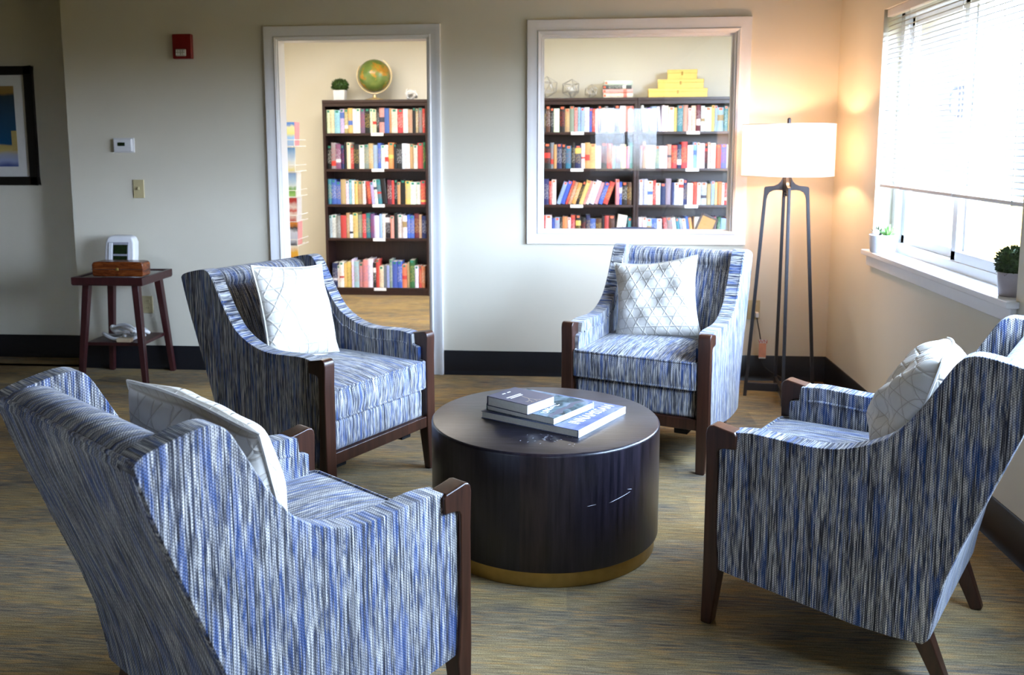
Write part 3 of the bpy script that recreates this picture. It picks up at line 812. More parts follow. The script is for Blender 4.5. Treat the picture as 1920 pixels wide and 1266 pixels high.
MB().box(-.07, .062, -.034, -.026, .04, .180).build('bezel', M_grey, cl, bevel=.003).rotation_euler = (-.158, 0, 0)
MB().box(-.066, -.040, -.037, -.03, .045, .176).build('button_strip', M_white, cl, bevel=.003).rotation_euler = (-.158, 0, 0)
for z0, z1 in ((.108, .164), (.048, .096)):
    MB().box(-.034, .056, -.037, -.03, z0, z1).build('display', M_lcd, cl, bevel=.001).rotation_euler = (-.158, 0, 0)
cbl = thing('cable_bundle', 'white looped cable bundle on the lower shelf of the side table', 'cable', (-2.655, 5.20, .252))
rc = random.Random(4)
cm = MB()
for k, (cx, cy, a, b, zc) in enumerate(((-.08, -.01, .075, .045, .022), (-.05, .03, .085, .04, .05), (.05, -.02, .06, .05, .022), (.07, .02, .055, .04, .045), (-.02, .0, .10, .03, .065))):
    ang = rc.uniform(-.6, .6)
    pts = [(cx + a * cos(t) * cos(ang) - b * sin(t) * sin(ang), cy + a * cos(t) * sin(ang) + b * sin(t) * cos(ang), zc + .012 * sin(2 * t + k)) for t in [2 * pi * i / 24 for i in range(24)]]
    cm.tube(pts, .0105, 8, closed=True)
cm.build('loops', M_white, cbl)
MB().box(-.02, .07, -.11, -.07, .0, .026).build('adaptor', plain('ivory_adaptor', (.62, .50, .34), .5), cbl, bevel=.006)

# wall plates and devices
def plate(name, label, cat, x0, x1, z0, z1, kind):
    p = thing(name, label, cat, ((x0 + x1) / 2, YB, (z0 + z1) / 2))
    w, h_ = (x1 - x0) / 2, (z1 - z0) / 2
    MB().box(-w, w, -.007, 0, -h_, h_).build('cover_plate', M_plate, p, bevel=.003)
    if kind == 'switch':
        MB().box(-.006, .006, -.016, -.006, -.006, .014).build('toggle', M_plate, p, bevel=.002)
    else:
        for z in (-.022, .022):
            r = MB().box(-.016, .016, -.010, -.006, z - .014, z + .014).build('receptacle', M_plate, p, bevel=.004)
            MB().box(-.007, -.005, -.0105, -.0098, z - .003, z + .006).box(.005, .007, -.0105, -.0098, z - .003, z + .006).build('slot', M_black, r)
    return p
plate('light_switch', 'ivory light switch plate on the wall below the thermostat', 'switch', -2.705, -2.635, 1.087, 1.201, 'switch')
plate('wall_outlet', 'ivory outlet plate behind the legs of the side table', 'outlet', -2.687, -2.617, .36, .470, 'outlet')
plate('wall_outlet', 'ivory outlet plate near the floor behind the lamp', 'outlet', 1.057, 1.129, .372, .487, 'outlet')
th = thing('thermostat', 'white thermostat with a small dark screen on the wall', 'thermostat', (-2.75, YB, 1.413))
MB().box(-.068, .068, -.008, 0, -.045, .045).build('backplate', M_white, th, bevel=.003)
MB().box(-.058, .058, -.026, -.006, -.038, .040).build('housing', M_white, th, bevel=.005)
MB().box(-.030, .016, -.0275, -.024, -.004, .018).build('display', M_lcd, th)
fa = thing('fire_alarm', 'dark red fire alarm with a pale lens high on the wall', 'alarm', (-2.338, YB, 2.003))
MB().box(-.060, .060, -.035, 0, -.073, .074).build('housing', M_red, fa, bevel=.006)
ln = MB(); ln.box(-.036, .028, -.052, -.033, -.058, -.016)
ln.build('strobe_lens', M_lens, fa, bevel=.006)
lr = MB()
for z in (-.046, -.028):
    for x in (-.026, -.012, .004, .018): lr.box(x - .004, x + .004, -.0545, -.051, z - .006, z + .006)
lr.build('lens_facets', M_white, fa, bevel=.002)

# picture at the far left
pc = thing('framed_picture', 'black framed blue and ochre print with a wide mat on the far left wall', 'picture', (-3.80, YREC, 1.54))
fwid, fh, fb = .335, .382, .055
fm = MB()
for q in ((-fwid, -fwid + fb, -fh, fh), (fwid - fb, fwid, -fh, fh), (-fwid, fwid, -fh, -fh + fb), (-fwid, fwid, fh - fb, fh)): fm.box(q[0], q[1], -.032, 0, q[2], q[3])
fm.build('frame', M_frameblk, pc, bevel=.004)
MB().box(-fwid + .04, fwid - .04, -.014, -.004, -fh + .04, fh - .04).build('mat_board', M_mat, pc)
def art_mat():
    t = NT('abstract_print'); t.bsdf(.5)
    o = t.sep(t.coord((1, 1, 1), 'Generated'))
    n = t.noise(t.coord((5, 5, 9)), 1, 3, .5)
    z = t.math('ADD', o[2], t.math('MULTIPLY', t.math('SUBTRACT', n, .5), .12))
    col = t.ramp(z, [(0, (.05, .08, .25)), (.06, (.30, .36, .55)), (.14, (.35, .36, .42)), (.20, (.50, .38, .12)), (.26, (.42, .32, .10)), (.28, (.0, .06, .15)), (.6, (.01, .05, .10)), (.88, (.02, .04, .05)), (.92, (.28, .16, .03)), (1, (.32, .20, .05))])
    t.l(col, t.b.inputs['Base Color']); return t.m
MB().box(-.20, .20, -.0155, -.0135, -.262, .258).build('print', art_mat(), pc)
MB().box(.165, .201, -.0165, -.0135, -.16, -.03).build('printed_block', plain('ochre_ink', (.45, .33, .10), .5), pc)

# ------------------------------------------------------------------ plants on the sill
def leaf(m, base, d, L, w, mi=0, cup=.25):
    d = Vector(d).normalized(); up = Vector((0, 0, 1)); s = d.cross(up)
    s = s.normalized() if s.length > .05 else Vector((1, 0, 0)); n = s.cross(d).normalized()
    b = Vector(base); ts = [(0, .55), (.35, 1), (.7, .7), (1, .02)]; vs = []
    for t, k in ts:
        c = b + d * L * t + n * (L * cup * t * t)
        vs += [c - s * w * k / 2 + n * w * .15 * k, c - n * w * .22 * k, c + s * w * k / 2 + n * w * .15 * k, c + n * w * .10 * k]
    fs = []
    for i in range(3):
        for k in range(4): fs.append((i * 4 + k, i * 4 + (k + 1) % 4, (i + 1) * 4 + (k + 1) % 4, (i + 1) * 4 + k))
    fs += [(3, 2, 1, 0), (12, 13, 14, 15)]
    m.add(vs, fs, mi)
px, py = 1.535, 4.63
su = thing('potted_succulent', 'green spiky succulents with a white stone in a white pot on the sill', 'plant', (px, py, RZ0 + .002))
MB().lathe([(0, 0), (.052, 0), (.058, .006), (.066, .088), (.063, .090), (.058, .080), (0, .078)], n=32).build('pot', M_ceramic, su, angle=50)
MB().lathe([(0, .082), (.030, .084), (.059, .078)], n=20).build('soil', M_soil, su)
for (cx, cy, mm, L, w, n) in ((.012, -.026, M_succ, .062, .014, 22), (-.014, .034, M_succdk, .052, .012, 18), (.03, .012, M_succ, .045, .011, 12)):
    lf = MB(); rl = random.Random(n)
    for k in range(n):
        a = k * 2.4; el = .25 + 1.1 * (k / n)
        leaf(lf, (cx, cy, .082), (cos(a) * cos(el), sin(a) * cos(el), sin(el)), L * rl.uniform(.8, 1.05), w)
    lf.build('rosette', mm, su, angle=60)
MB().ball((-.035, .004, .098), (.017, .02, .017), 14, 10).build('white_stone', M_stone, su)

def clump(m, c, r, n, seed, ln=.014, squash=1):
    rl = random.Random(seed)
    m.ball(c, (r * .86, r * .86, r * .86 * squash), 20, 12)
    for k in range(n):
        z = 1 - 2 * (k + .5) / n; a = k * 2.39996; q = math.sqrt(1 - z * z)
        d = Vector((q * cos(a), q * sin(a), z))
        b = Vector(c) + Vector((d.x, d.y, d.z * squash)) * r * .82
        dd = (d + Vector((rl.uniform(-.7, .7), rl.uniform(-.7, .7), rl.uniform(-.5, .7)))).normalized()
        s = dd.cross(Vector((rl.random(), rl.random(), rl.random() + .1))).normalized() * ln * .33
        tip = b + dd * ln * rl.uniform(.8, 1.5)
        mid = (b + tip) / 2
        m.add([b, mid + s, tip, mid - s], [(0, 1, 2, 3)])
bo = thing('topiary_ball', 'dark moss ball plant in a warm grey pot at the near end of the sill', 'plant', (1.552, 3.335, RZ0 + .002))
MB().lathe([(0, 0), (.038, 0), (.042, .004), (.050, .086), (.046, .086), (.042, .074), (0, .072)], n=28).build('pot', M_potgrey, bo, angle=50)
cm = MB(); clump(cm, (0, 0, .118), .060, 520, 2); cm.build('foliage', M_leafdk, bo, smooth=False)

# ------------------------------------------------------------------ library: bookcases
FY = 8.37
SHZ = [.07, .540, .857, 1.186, 1.515]
def bookcase(label, x0, x1, lab_frac):
    b = thing('bookcase', label, 'bookcase', (x0, FY, 0), 0, 'tall brown library bookcases')
    w = x1 - x0; D = .30; T = .024
    for xa in (0, w - T): MB().box(xa, xa + T, 0, D, 0, 1.80).build('side_panel', M_case, b, bevel=.0015, seg=1)
    MB().box(.0005, w - .0005, -.006, D, 1.79, 1.818).build('top_panel', M_case, b, bevel=.002, seg=1)
    MB().box(T, w - T, D - .012, D - .004, .02, 1.79).build('back_panel', M_case, b)
    MB().box(T, w - T, .01, .03, 0, .048).build('plinth', M_case, b)
    MB().box(T, w - T, .002, .014, 1.76, 1.79).build('top_rail', M_case, b)
    for z in SHZ:
        s = MB().box(T + .0005, w - T - .0005, .004, D - .014, z - .024, z).build('shelf', M_case, b, bevel=.0015, seg=1)
        lx = w * lab_frac
        MB().box(lx - .058, lx + .058, -.0015, .0045, z - .026, z + .002).build('label_holder', M_labelw, s)
    return b
AX0, AX1 = -2.283, -1.300
BX0, BX1 = -.372, .594
CX0, CX1 = .596, 1.530
bookcase('narrow brown bookcase seen through the doorway, a globe on top', AX0, AX1, .52)
bookcase('brown bookcase behind the glass with wire spheres on top', BX0, BX1, .45)
bookcase('brown bookcase behind the glass with gold boxes on top', CX0, CX1, .53)

PAL = {'w': ((.80, .80, .80), 'white'), 'c': ((.76, .68, .50), 'cream'), 't': ((.52, .32, .13), 'tan'), 'y': ((.75, .52, .10), 'yellow'),
       'o': ((.75, .24, .04), 'orange'), 'r': ((.62, .03, .02), 'red'), 'm': ((.16, .012, .03), 'maroon'), 'p': ((.72, .25, .27), 'pink'),
       'k': ((.014, .014, .016), 'black'), 'g': ((.26, .27, .28), 'grey'), 'b': ((.025, .10, .50), 'blue'), 'n': ((.012, .022, .12), 'navy'),
       's': ((.27, .48, .75), 'sky blue'), 'e': ((.02, .24, .30), 'teal'), 'f': ((.02, .15, .05), 'green'), 'v': ((.20, .07, .20), 'purple'),
       'd': ((.10, .035, .012), 'brown'), 'l': ((.48, .46, .70), 'lavender')}
ORD = ['first', 'second', 'third', 'fourth', 'fifth', 'sixth', 'seventh', 'eighth', 'ninth', 'tenth', 'eleventh', 'twelfth', 'thirteenth', 'fourteenth', 'fifteenth', 'sixteenth', 'seventeenth', 'eighteenth', 'nineteenth', 'twentieth', '21st', '22nd', '23rd', '24th', '25th', '26th']
def book_mesh(w, h, d, stick):
    """upright book, spine towards -y, origin at bottom centre of the spine"""
    m = MB(); c = .0025; r = .004
    sp_ = [(-w / 2, r * 1.4), (-w / 2 + w * .12, r * .4), (0, 0), (w / 2 - w * .12, r * .4), (w / 2, r * 1.4)]
    poly = sp_ + [(w / 2, d), (w / 2 - c, d), (w / 2 - c, r * 2.2), (-w / 2 + c, r * 2.2), (-w / 2 + c, d), (-w / 2, d)]
    m.prism(poly, 'z', 0, h, 0)
    m.box(-w / 2 + c, w / 2 - c, r * 2.2, d - .004, .003, h - .004, 1)
    if stick:
        z0, z1 = h - .024, h - .005; q = w * .26
        m.box(-q, q, -.0006, .003, z0, z1, 2)
    return m
def place_book(code, w, h, d, x, y, z, tilt, label, group, sticker, r, name='book'):
    rgb, cn = PAL[code]
    mats = [M_book, M_page] + ([M_stick[sticker]] if sticker else [])
    o = book_mesh(w, h, d, sticker is not None and r.random() < .5).build(name, mats, angle=50)
    jit = lambda c: tuple(min(1, max(.004, v * r.uniform(.82, 1.15))) for v in c)
    lm = .2 * sum(rgb) / 3
    o.color = (*jit(tuple(.8 * v + lm for v in rgb)), 1)
    lum = sum(rgb) / 3
    bc = r.choice([(.8, .78, .7), (.75, .55, .15), (.7, .7, .75), (.55, .05, .04)]) if lum < .35 else r.choice([(.05, .05, .08), (.08, .15, .45), (.55, .04, .03), (.35, .25, .12)])
    o['band_color'] = bc
    k = r.random()
    if k < .14: z0 = r.uniform(.1, .7); o['band_range'] = (z0, z0 + r.uniform(.06, .25), 1.0)
    elif k < .8: o['band_range'] = (2., 2., 1.0)
    else: o['band_range'] = (2., 2., 0.0)
    if tilt == 0: o.location = (x + w / 2, y, z)
    else:
        # pivot about the lowest corner so that the book stands on the shelf
        a = tilt; px_ = w / 2 if a > 0 else -w / 2
        o.rotation_euler = (0, a, 0)
        off = Matrix.Rotation(a, 3, 'Y') @ Vector((px_, 0, 0))
        o.location = Vector((x, y, z)) - off
    tag(o, label.format(c=cn), 'book', group)
    return o
def fill(case, x0, x1, z, seq, hts, sticker, shelf, seed, lean=None):
    """lean: list of (first, last, angle); books in that run tilt together"""
    r = random.Random(seed); n = len(seq)
    ws = [r.uniform(.6, 1.45) for _ in seq]
    angs = [0.] * n
    for a, b, t in (lean or []):
        for i in range(a, b): angs[i] = R(t)
    gap = 0
    hh = [r.uniform(*hts) for _ in seq]
    # width each run needs: leaning books take w/cos plus the overhang of their height
    fixed = 0
    for a, b, t in (lean or []): fixed += abs(math.sin(R(t))) * max(hh[a:b]) + .006
    avail = (x1 - x0) - fixed - .0006 * n - .004
    k = avail / sum(w / math.cos(t) for w, t in zip(ws, angs))
    x = x0 + .002
    for i, c in enumerate(seq):
        w = ws[i] * k; h = hh[i]; a = angs[i]
        prev = angs[i - 1] if i else 0
        lab = '{c} book, ' + ORD[i] + ' from left, ' + shelf + ' shelf, ' + case
        grp = 'books on the ' + shelf + ' shelf, ' + case
        y = FY + .018 + r.uniform(0, .022)
        if a == 0:
            if prev > 0: x += math.sin(prev) * hh[i - 1] * 1.0 + .004
            place_book(c, w, h, r.uniform(.14, .19), x, y, z + .0006, 0, lab, grp, sticker, r); x += w + .0006
        else:
            if a < 0 and prev == 0: x += math.sin(-a) * h + .004
            wd = w / math.cos(a)
            # lowest corner: right one when tops lean right (a>0), left one when they lean left
            cx = x + wd if a > 0 else x
            place_book(c, w, h, r.uniform(.14, .19), cx, y, z + .0006, a, lab, grp, sticker, r); x += wd + .0006
A = 'doorway bookcase'; B = 'bookcase under the wire spheres'; D_ = 'bookcase under the gold boxes'
T_ = .026
SH = ['lowest', 'fourth', 'third', 'second', 'top']
fill(A, AX0 + T_, AX1 - T_, SHZ[4], 'ccsltywwvkcckpbtcrwtktgr', (.21, .232), 'teal', 'top', 11)
fill(A, AX0 + T_, AX1 - T_, SHZ[3], 'kgvnkcrkwgtsbwwokkwwtcrf', (.215, .245), 'teal', 'second', 12)
fill(A, AX0 + T_, AX1 - T_, SHZ[2], 'ebbtwswytwrlwekmrktkywcr', (.20, .235), 'teal', 'third', 13, [(10, 15, -5)])
fill(A, AX0 + T_, AX1 - T_, SHZ[1], 'lwgrtwygrevwswkpkcwbbmtnw'[:24], (.205, .235), 'teal', 'fourth', 14)
fill(A, AX0 + T_ + .02, AX1 - T_ - .02, SHZ[0], 'nwwyywsppwkrcgsgbbotfwro', (.20, .27), 'teal', 'lowest', 15)
fill(B, BX0 + T_, BX1 - T_, SHZ[4], 'rrkdkwktgpsswbrkwgskwpp', (.205, .235), 'red', 'top', 21)
fill(B, BX0 + T_, BX1 - T_, SHZ[3], 'syckgtnkeknwtywkrsgcpe', (.195, .235), 'red', 'second', 22)
fill(B, BX0 + T_, BX1 - T_, SHZ[2], 'bbnrwsbrtokypwwpbrpbkd', (.20, .235), 'red', 'third', 23, [(5, 18, 19)])
fill(B, BX0 + T_, BX1 - T_, SHZ[1], 'ftrwbskowrkknbdkrdwwe', (.185, .225), 'red', 'fourth', 24, [(18, 20, 8)])
fill(D_, CX0 + T_, CX1 - T_, SHZ[4], 'wgbswwwcyepwcmwwysseyod', (.205, .235), 'red', 'top', 31, [(0, 5, -5)])
fill(D_, CX0 + T_, CX1 - T_, SHZ[3], 'gtwwgwwprnrwswwkwwrbcrb', (.20, .24), 'red', 'second', 32)
fill(D_, CX0 + T_, CX1 - T_, SHZ[2], 'wlwrwngnwwnwrwltsyowrct', (.19, .235), 'red', 'third', 33)
fill(D_, CX0 + T_, CX1 - T_, SHZ[1], 'wwsbwrgweswbowwlvwvfsrt', (.18, .215), 'red', 'fourth', 34, [(5, 13, -8)])

# board leaning before the books, right bookcase
bd = thing('framed_board', 'tan board with a dark brown frame tilted before the books, fourth shelf', 'board', (1.145, FY + .006, .5412))
MB().box(0, .15, 0, .006, 0, .19).build('panel', plain('tan_board', (.42, .22, .05), .5), bd)
fmb = MB()
for q in ((-.006, .012, 0, .20), (.138, .156, 0, .20), (0, .15, .18, .20), (0, .15, 0, .016)): fmb.box(q[0], q[1], -.003, .008, q[2], q[3])
fmb.build('frame', M_walnut, bd, bevel=.002)
bd.rotation_euler = (0, R(22), 0); bd.location.z = .5412 + .156 * sin(R(22)) + .003; bd.location.x = 1.118

# things on top of the bookcases
ZT = 1.8185
gl = thing('globe', 'antique green globe in a pale gold ring atop the doorway bookcase', 'globe', (-1.815, 8.50, ZT))
MB().lathe([(0, 0), (.088, 0), (.090, .008), (.05, .018), (.018, .026), (.012, .05), (0, .052)], n=32).build('base', plain('pale_brass', (.62, .46, .22), .35, .5), gl, angle=60)
GZ = .225
MB().ball((0, 0, 0), .148, 36, 24).build('sphere', M_globe, gl).location = (0, 0, GZ)
rg = MB()
rg.prism([((.166 if i < 40 else .158) * cos(t), (.166 if i < 40 else .158) * sin(t)) for i, t in enumerate([R(-215 + k * 7.0) for k in range(40)] + [R(-215 + k * 7.0) for k in range(39, -1, -1)])], 'y', -.011, .011)
ro = rg.build('meridian_ring', plain('pale_gold', (.72, .58, .32), .35, .3), gl, angle=50); ro.location = (0, 0, GZ)
tpy = thing('potted_topiary', 'small clipped green topiary in a white square pot beside the globe', 'plant', (-2.14, 8.49, ZT))
MB().prism([(-.050, 0), (.050, 0), (.055, .095), (-.055, .095)], 'y', -.052, .052).build('pot', M_ceramic, tpy, bevel=.003)
cm = MB(); clump(cm, (0, 0, .138), .080, 420, 6, .02, .72); cm.build('foliage', M_leaf, tpy, smooth=False)
kn = thing('knot_sculpture', 'small white knotted ornament at the end of the doorway bookcase top', 'ornament', (-1.475, 8.49, ZT))
km = MB(); rk = random.Random(8)
for k in range(6):
    q = Quaternion((rk.uniform(-1, 1), rk.uniform(-1, 1), rk.uniform(-1, 1)), rk.uniform(.4, 2.6)).normalized()
    cx, cz, rr_ = rk.uniform(-.03, .03), .052 + rk.uniform(-.004, .004), rk.uniform(.034, .042)
    pts = []
    for i in range(16):
        p = q @ Vector((rr_ * cos(2 * pi * i / 16), rr_ * sin(2 * pi * i / 16), 0)); pts.append((p.x + cx, p.y, max(.010, p.z + cz)))
    km.tube(pts, .0095, 6, closed=True)
km.build('loops', M_white, kn)

def wire_sphere(label, x, r, seed):
    o = thing('wire_sphere', label, 'ornament', (x, 8.50, ZT), 0, 'silver wire spheres')
    bm = bmesh.new(); bmesh.ops.create_icosphere(bm, subdivisions=1, radius=r)
    rw = random.Random(seed)
    for v in bm.verts: v.co += Vector([rw.uniform(-.12, .12) * r for _ in range(3)])
    zmin = min(v.co.z for v in bm.verts)
    m = MB()
    q = Quaternion((rw.random(), rw.random(), rw.random()), 1.1)
    for e in bm.edges:
        a, b = e.verts[0].co - Vector((0, 0, zmin - .004)), e.verts[1].co - Vector((0, 0, zmin - .004))
        m.tube([a, b], .0042 if r > .08 else .0038, 6)
    bm.free()
    m.build('wire_lattice', M_silver, o)
    fc = MB(); rw2 = random.Random(seed + 5)   # a few polished facets between the wires
    bm = bmesh.new(); bmesh.ops.create_icosphere(bm, subdivisions=1, radius=r * .55)
    for f in bm.faces:
        if rw2.random() < .4:
            c_ = [v.co + Vector((0, 0, r)) for v in f.verts]; n_ = f.normal * .003
            fc.add(c_ + [p - n_ for p in c_], [(0, 1, 2), (5, 4, 3), (0, 3, 4, 1), (1, 4, 5, 2), (2, 5, 3, 0)])
    bm.free()
    fc.build('facet', M_white, o, smooth=False)
wire_sphere('largest silver wire sphere, partly behind the window casing', -.215, .108, 1)
wire_sphere('medium silver wire sphere between the large and small ones', 0.0, .084, 2)
wire_sphere('smallest silver wire sphere, next to the lying book stack', .185, .058, 3)
z = ZT
for i, (c, w, h, lab, dx) in enumerate((('c', .040, .265, 'cream book lying at the bottom of the stack atop the bookcase', .000), ('p', .037, .268, 'pink book lying second from bottom in the stack atop the bookcase', -.004), ('g', .034, .255, 'dark grey book lying third from bottom in the stack atop the bookcase', -.002), ('f', .040, .250, 'pale green book lying on the top of the stack atop the bookcase', .012))):
    r = random.Random(50 + i)
    o = book_mesh(w, h, .18, True).build('book', [M_book, M_page, M_stick['red']], angle=50)
    o.color = {'f': (.55, .68, .60, 1), 'g': (.07, .085, .09, 1), 'p': (.72, .42, .40, 1), 'c': (.75, .70, .56, 1)}[c]
    o['band_color'] = (.75, .75, .7) if c in 'fg' else (.6, .2, .15); o['band_range'] = (.2, .32, 1.)
    o.rotation_euler = (0, R(-90), 0); o.location = (.292 + dx + h, 8.43, z + w / 2)
    tag(o, lab, 'book', 'books lying atop the wire sphere bookcase'); z += w + .0006
z = ZT
for (x0, x1, h, dep, lab, rz) in ((.700, 1.215, .078, .22, 'largest gold box at the bottom of the stack of three', -3), (.785, 1.185, .082, .19, 'middle gold box of the stack of three', -5), (.870, 1.130, .086, .15, 'smallest gold box on top of the stack of three', -7)):
    o = thing('gold_box', lab + ' on the bookcase', 'box', ((x0 + x1) / 2, 8.515, z), R(rz), 'stacked gold boxes')
    w = (x1 - x0) / 2
    MB().box(-w, w, -dep / 2, dep / 2, 0, h * .62).build('body', M_gold, o, bevel=.002, seg=1)
    MB().box(-w - .002, w + .002, -dep / 2 - .002, dep / 2 + .002, h * .62, h - .001).build('lid', M_gold, o, bevel=.002, seg=1)
    MB().box(-.007, .007, -dep / 2 - .007, -dep / 2 - .001, h * .40, h * .78).build('clasp', M_golddk, o, bevel=.002)
    z += h

# pamphlet rack seen past the left door jamb
rx, ry = -2.325, 7.28
rk_ = thing('pamphlet_rack', 'white spinner rack of pamphlets just inside the doorway', 'rack', (rx, ry, 0))
MB().lathe([(0, 0), (.20, 0), (.20, .012), (.03, .02), (.018, .03), (.018, 1.66), (.014, 1.67), (0, 1.672)], n=28).build('post', M_white, rk_, angle=50)
ZP = [1.40, 1.20, 1.00, .80, .605, .40]
for z in ZP:
    pk = MB()
    for sx in (-1, 1):
        pk.tube([(sx * .148, -.150, z), (sx * .148, -.150, z + .05)], .003, 6)
    for zz in (z, z + .05): pk.tube([(-.148, -.152, zz), (.148, -.152, zz), (.152, -.148, zz), (.152, .148, zz)], .003, 6)
    pk.tube([(0, 0, z - .004), (-.148, -.118, z - .004)], .003, 6); pk.tube([(0, 0, z - .004), (.148, -.118, z - .004)], .003, 6)
    pk.tube([(-.148, -.118, z - .004), (.118, -.118, z - .004), (.118, .148, z - .004)], .003, 6)
    pk.tube([(.148, -.150, z - .002), (.148, -.118, z - .004)], .003, 6)
    pk.tube([(-.148, -.150, z), (-.148, -.118, z - .004)], .003, 6)
    pk.tube([(-.148, -.118, z - .004), (.118, -.118, z + .16)], .0015, 6)
    pk.build('wire_pocket', M_white, rk_)
def pam_mat(name, stops):
    t = NT(name); t.bsdf(.35)
    o = t.sep(t.coord((1, 1, 1), 'Generated'))
    n = t.noise(t.coord((18, 18, 22)), 1, 3, .55)
    z = t.math('ADD', o[2], t.math('MULTIPLY', t.math('SUBTRACT', n, .5), .35))
    t.l(t.ramp(z, stops), t.b.inputs['Base Color']); return t.m
PM = [('blue and yellow pamphlet in the topmost pocket of the rack', [(0, (.35, .5, .75)), (.35, (.30, .50, .80)), (.55, (.75, .70, .25)), (.8, (.75, .72, .45)), (.9, (.10, .25, .65))]),
      ('sky blue seaside pamphlet in the second pocket from the top', [(0, (.75, .70, .25)), (.2, (.75, .74, .66)), (.5, (.55, .68, .85)), (1, (.12, .35, .75))]),
      ('green meadow pamphlet in the third pocket from the top', [(0, (.30, .55, .15)), (.3, (.15, .38, .08)), (.45, (.65, .75, .8)), (.75, (.35, .55, .80)), (1, (.25, .40, .75))]),
      ('red and white pamphlet in the fourth pocket from the top', [(0, (.45, .05, .05)), (.3, (.75, .65, .6)), (.45, (.5, .06, .05)), (.65, (.75, .66, .62)), (.85, (.45, .03, .03))]),
      ('black and pale blue pamphlet in the fifth pocket from the top', [(0, (.02, .02, .03)), (.25, (.5, .55, .7)), (.6, (.62, .66, .78)), (.75, (.02, .02, .03)), (.92, (.7, .25, .04))]),
      ('orange pamphlet in the lowest visible pocket of the rack', [(0, (.7, .2, .02)), (.5, (.75, .30, .03)), (.8, (.8, .45, .05)), (1, (.8, .7, .6))])]
for (lab, stops), z in zip(PM, ZP):
    o = MB().box(-.060, .060, -.004, .004, 0, .188).build('pamphlet', pam_mat('pamphlet_print', stops), smooth=False)
    o.location = (rx + .086, ry - .136, z + .0015); o.rotation_euler = (R(-2), 0, 0)
    tag(o, lab, 'pamphlet', 'pamphlets in the rack')
for z, col, nm in ((1.40, (.70, .25, .28), 'pink edged pamphlet in the topmost side pocket'), (1.00, (.75, .75, .75), 'white pamphlet edge in the third side pocket'), (.80, (.66, .66, .68), 'pale grey pamphlet edge in the fourth side pocket'), (.605, (.75, .33, .33), 'coral pamphlet edge in the fifth side pocket')):
    o = MB().box(-.004, .004, -.060, .060, 0, .19).build('pamphlet', plain('pamphlet_stock', col, .5), smooth=False)
    o.location = (rx + .1335, ry - .04, z + .0015); o.rotation_euler = (0, R(2), 0)
    tag(o, nm + ' of the rack', 'pamphlet', 'pamphlets in the rack')

# chair in the library whose back just shows over the window ledge
lc = thing('library_chair', 'dark blue chair back just showing over the interior window ledge', 'chair', (.49, 7.10, 0), 0)
bp = [(-.21, .46), (.21, .46), (.215, .68), (.20, .735), (.17, .765), (0, .773), (-.17, .765), (-.20, .735), (-.215, .68)]
MB().prism(bp, 'y', -.02, .025).build('backrest', M_navy, lc, bevel=.012, seg=3)
MB().box(-.22, .22, 0, .44, .40, .46).build('seat', M_navy, lc, bevel=.02, seg=3)
for sx in (-1, 1):
    for yy in (.02, .42): MB().bar((sx * .19, yy, .41), (sx * .20, yy, 0), .034, .034).build('leg', M_case, lc)

# library ceiling lights
for i, x in enumerate((-1.9, .4)):
    fx = thing('ceiling_light', 'flat white ceiling light panel in the library ' + ('near the doorway side' if i == 0 else 'near the window side'), 'lamp', (x, 7.1, ZC), 0, 'library ceiling lights')
    MB().box(-.62, .62, -.32, .32, -.05, 0).build('housing', M_white, fx, bevel=.004)
    L = bpy.data.lights.new('library_lamp', 'AREA'); L.shape = 'RECTANGLE'; L.size = 1.2; L.size_y = .6
    L.energy = 54; L.color = (1, .93, .82)
    o = bpy.data.objects.new('tube_light', L); C.objects.link(o); o.location = (0, 0, -.055); o.parent = fx

# ------------------------------------------------------------------ light
pl = bpy.data.lights.new('bulb_light', 'POINT'); pl.energy = 17; pl.color = (1, .56, .30); pl.shadow_soft_size = .045
po = bpy.data.objects.new('bulb_light', pl); C.objects.link(po); po.location = (0, 0, 1.375); po.parent = la
S.objects['bulb'].hide_render = False
bpy.data.objects.remove(S.objects['bulb'])   # the lit bulb is the light itself

W = bpy.data.worlds.new('daylight'); S.world = W; W.use_nodes = True
nt = W.node_tree; nt.nodes.clear()
wo = nt.nodes.new('ShaderNodeOutputWorld'); bg = nt.nodes.new('ShaderNodeBackground')
tc = nt.nodes.new('ShaderNodeTexCoord'); sx = nt.nodes.new('ShaderNodeSeparateXYZ'); cr = nt.nodes.new('ShaderNodeValToRGB')
mp = nt.nodes.new('ShaderNodeMath'); mp.operation = 'MULTIPLY_ADD'; mp.inputs[1].default_value = .5; mp.inputs[2].default_value = .5
nt.links.new(tc.outputs['Generated'], sx.inputs[0]); nt.links.new(sx.outputs[2], mp.inputs[0]); nt.links.new(mp.outputs[0], cr.inputs[0])
e = cr.color_ramp.elements
e[0].position = .0; e[0].color = (.04, .034, .016, 1); e[1].position = .485; e[1].color = (.065, .054, .024, 1)
for p, c in ((.515, (.75, .89, 1.18)), (.62, (.64, .82, 1.15)), (1.0, (.52, .72, 1.1))):
    q = cr.color_ramp.elements.new(p); q.color = (*c, 1)
nt.links.new(cr.outputs[0], bg.inputs[0]); bg.inputs[1].default_value = 62.0
nt.links.new(bg.outputs[0], wo.inputs[0])
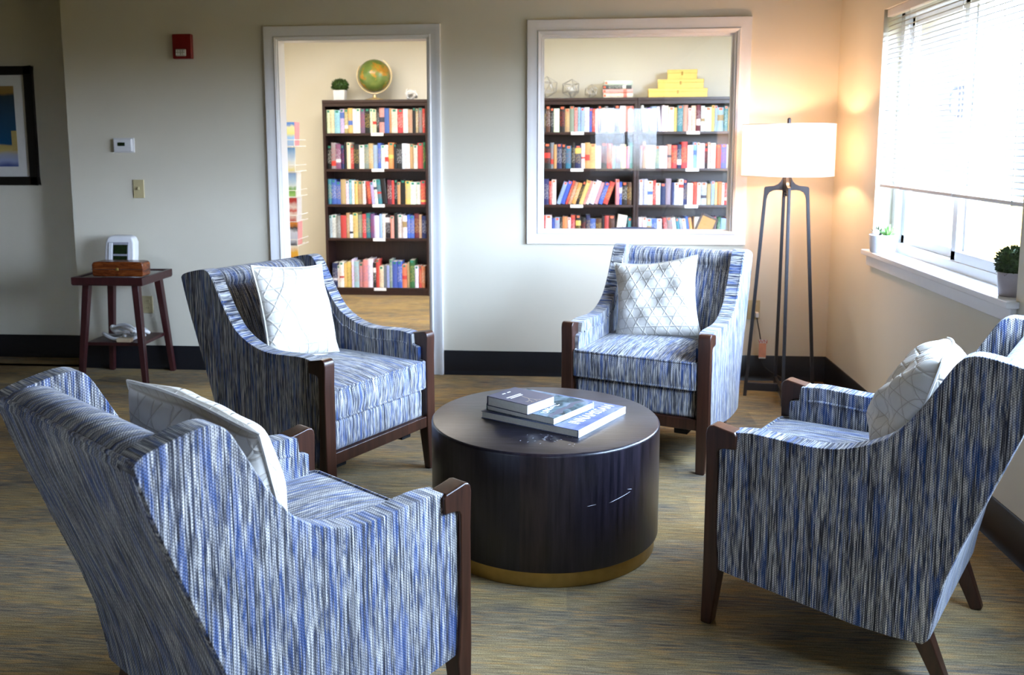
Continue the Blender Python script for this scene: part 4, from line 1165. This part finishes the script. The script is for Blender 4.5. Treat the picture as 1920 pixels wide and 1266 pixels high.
def portal(loc, rot, w, h):
    L = bpy.data.lights.new('daylight_portal', 'AREA'); L.shape = 'RECTANGLE'; L.size = w; L.size_y = h; L.cycles.is_portal = True
    o = bpy.data.objects.new('daylight_portal', L); C.objects.link(o); o.location = loc; o.rotation_euler = rot
zc, hz = (RZ0 + RZ1) / 2, RZ1 - RZ0
portal((XR + .158, (RY0 + RY1) / 2, zc), (R(90), 0, R(90)), RY1 - RY0, hz)
portal((XR + .158, (R2[0] + R2[1]) / 2, zc), (R(90), 0, R(90)), R2[1] - R2[0], hz)
portal(((RV[0] + RV[1]) / 2, YREAR - .158, zc), (R(90), 0, R(180)), RV[1] - RV[0], hz)
portal(((RW[0] + RW[1]) / 2, YREAR - .158, zc), (R(90), 0, R(180)), RW[1] - RW[0], hz)

# ------------------------------------------------------------------ camera
cam = bpy.data.cameras.new('camera'); co = bpy.data.objects.new('camera', cam); C.objects.link(co)
r3 = Vector((.9957154, .09237914, -.00411493)); u3 = Vector((-.00802765, .13068713, .99139116)); f3_ = Vector((-.09212163, .98711041, -.13086877))
mt = Matrix.Identity(4)
for i in range(3): mt[i][0], mt[i][1], mt[i][2] = r3[i], u3[i], -f3_[i]
mt[2][3] = 1.415
co.matrix_world = mt
cam.sensor_width = 36; cam.sensor_fit = 'HORIZONTAL'; cam.lens = 1713.02 * 36 / 1920
cam.shift_x = (960 - 909.01) / 1920; cam.shift_y = (495.34 - 633) / 1920
cam.clip_start = .05; cam.clip_end = 60
cam.dof.use_dof = True; cam.dof.focus_distance = 2.75; cam.dof.aperture_fstop = cam.lens / 1000 / .0062
S.camera = co

vs = S.view_settings
S.display_settings.display_device = 'sRGB'
vs.view_transform = 'Standard'; vs.look = 'None'; vs.gamma = 1; vs.use_curve_mapping = False
vs.exposure = .12
S.cycles.use_denoising = True
S.cycles.max_bounces = 10; S.cycles.diffuse_bounces = 6; S.cycles.transparent_max_bounces = 16
S.cycles.sample_clamp_indirect = 8
S.cycles.caustics_reflective = False; S.cycles.caustics_refractive = False
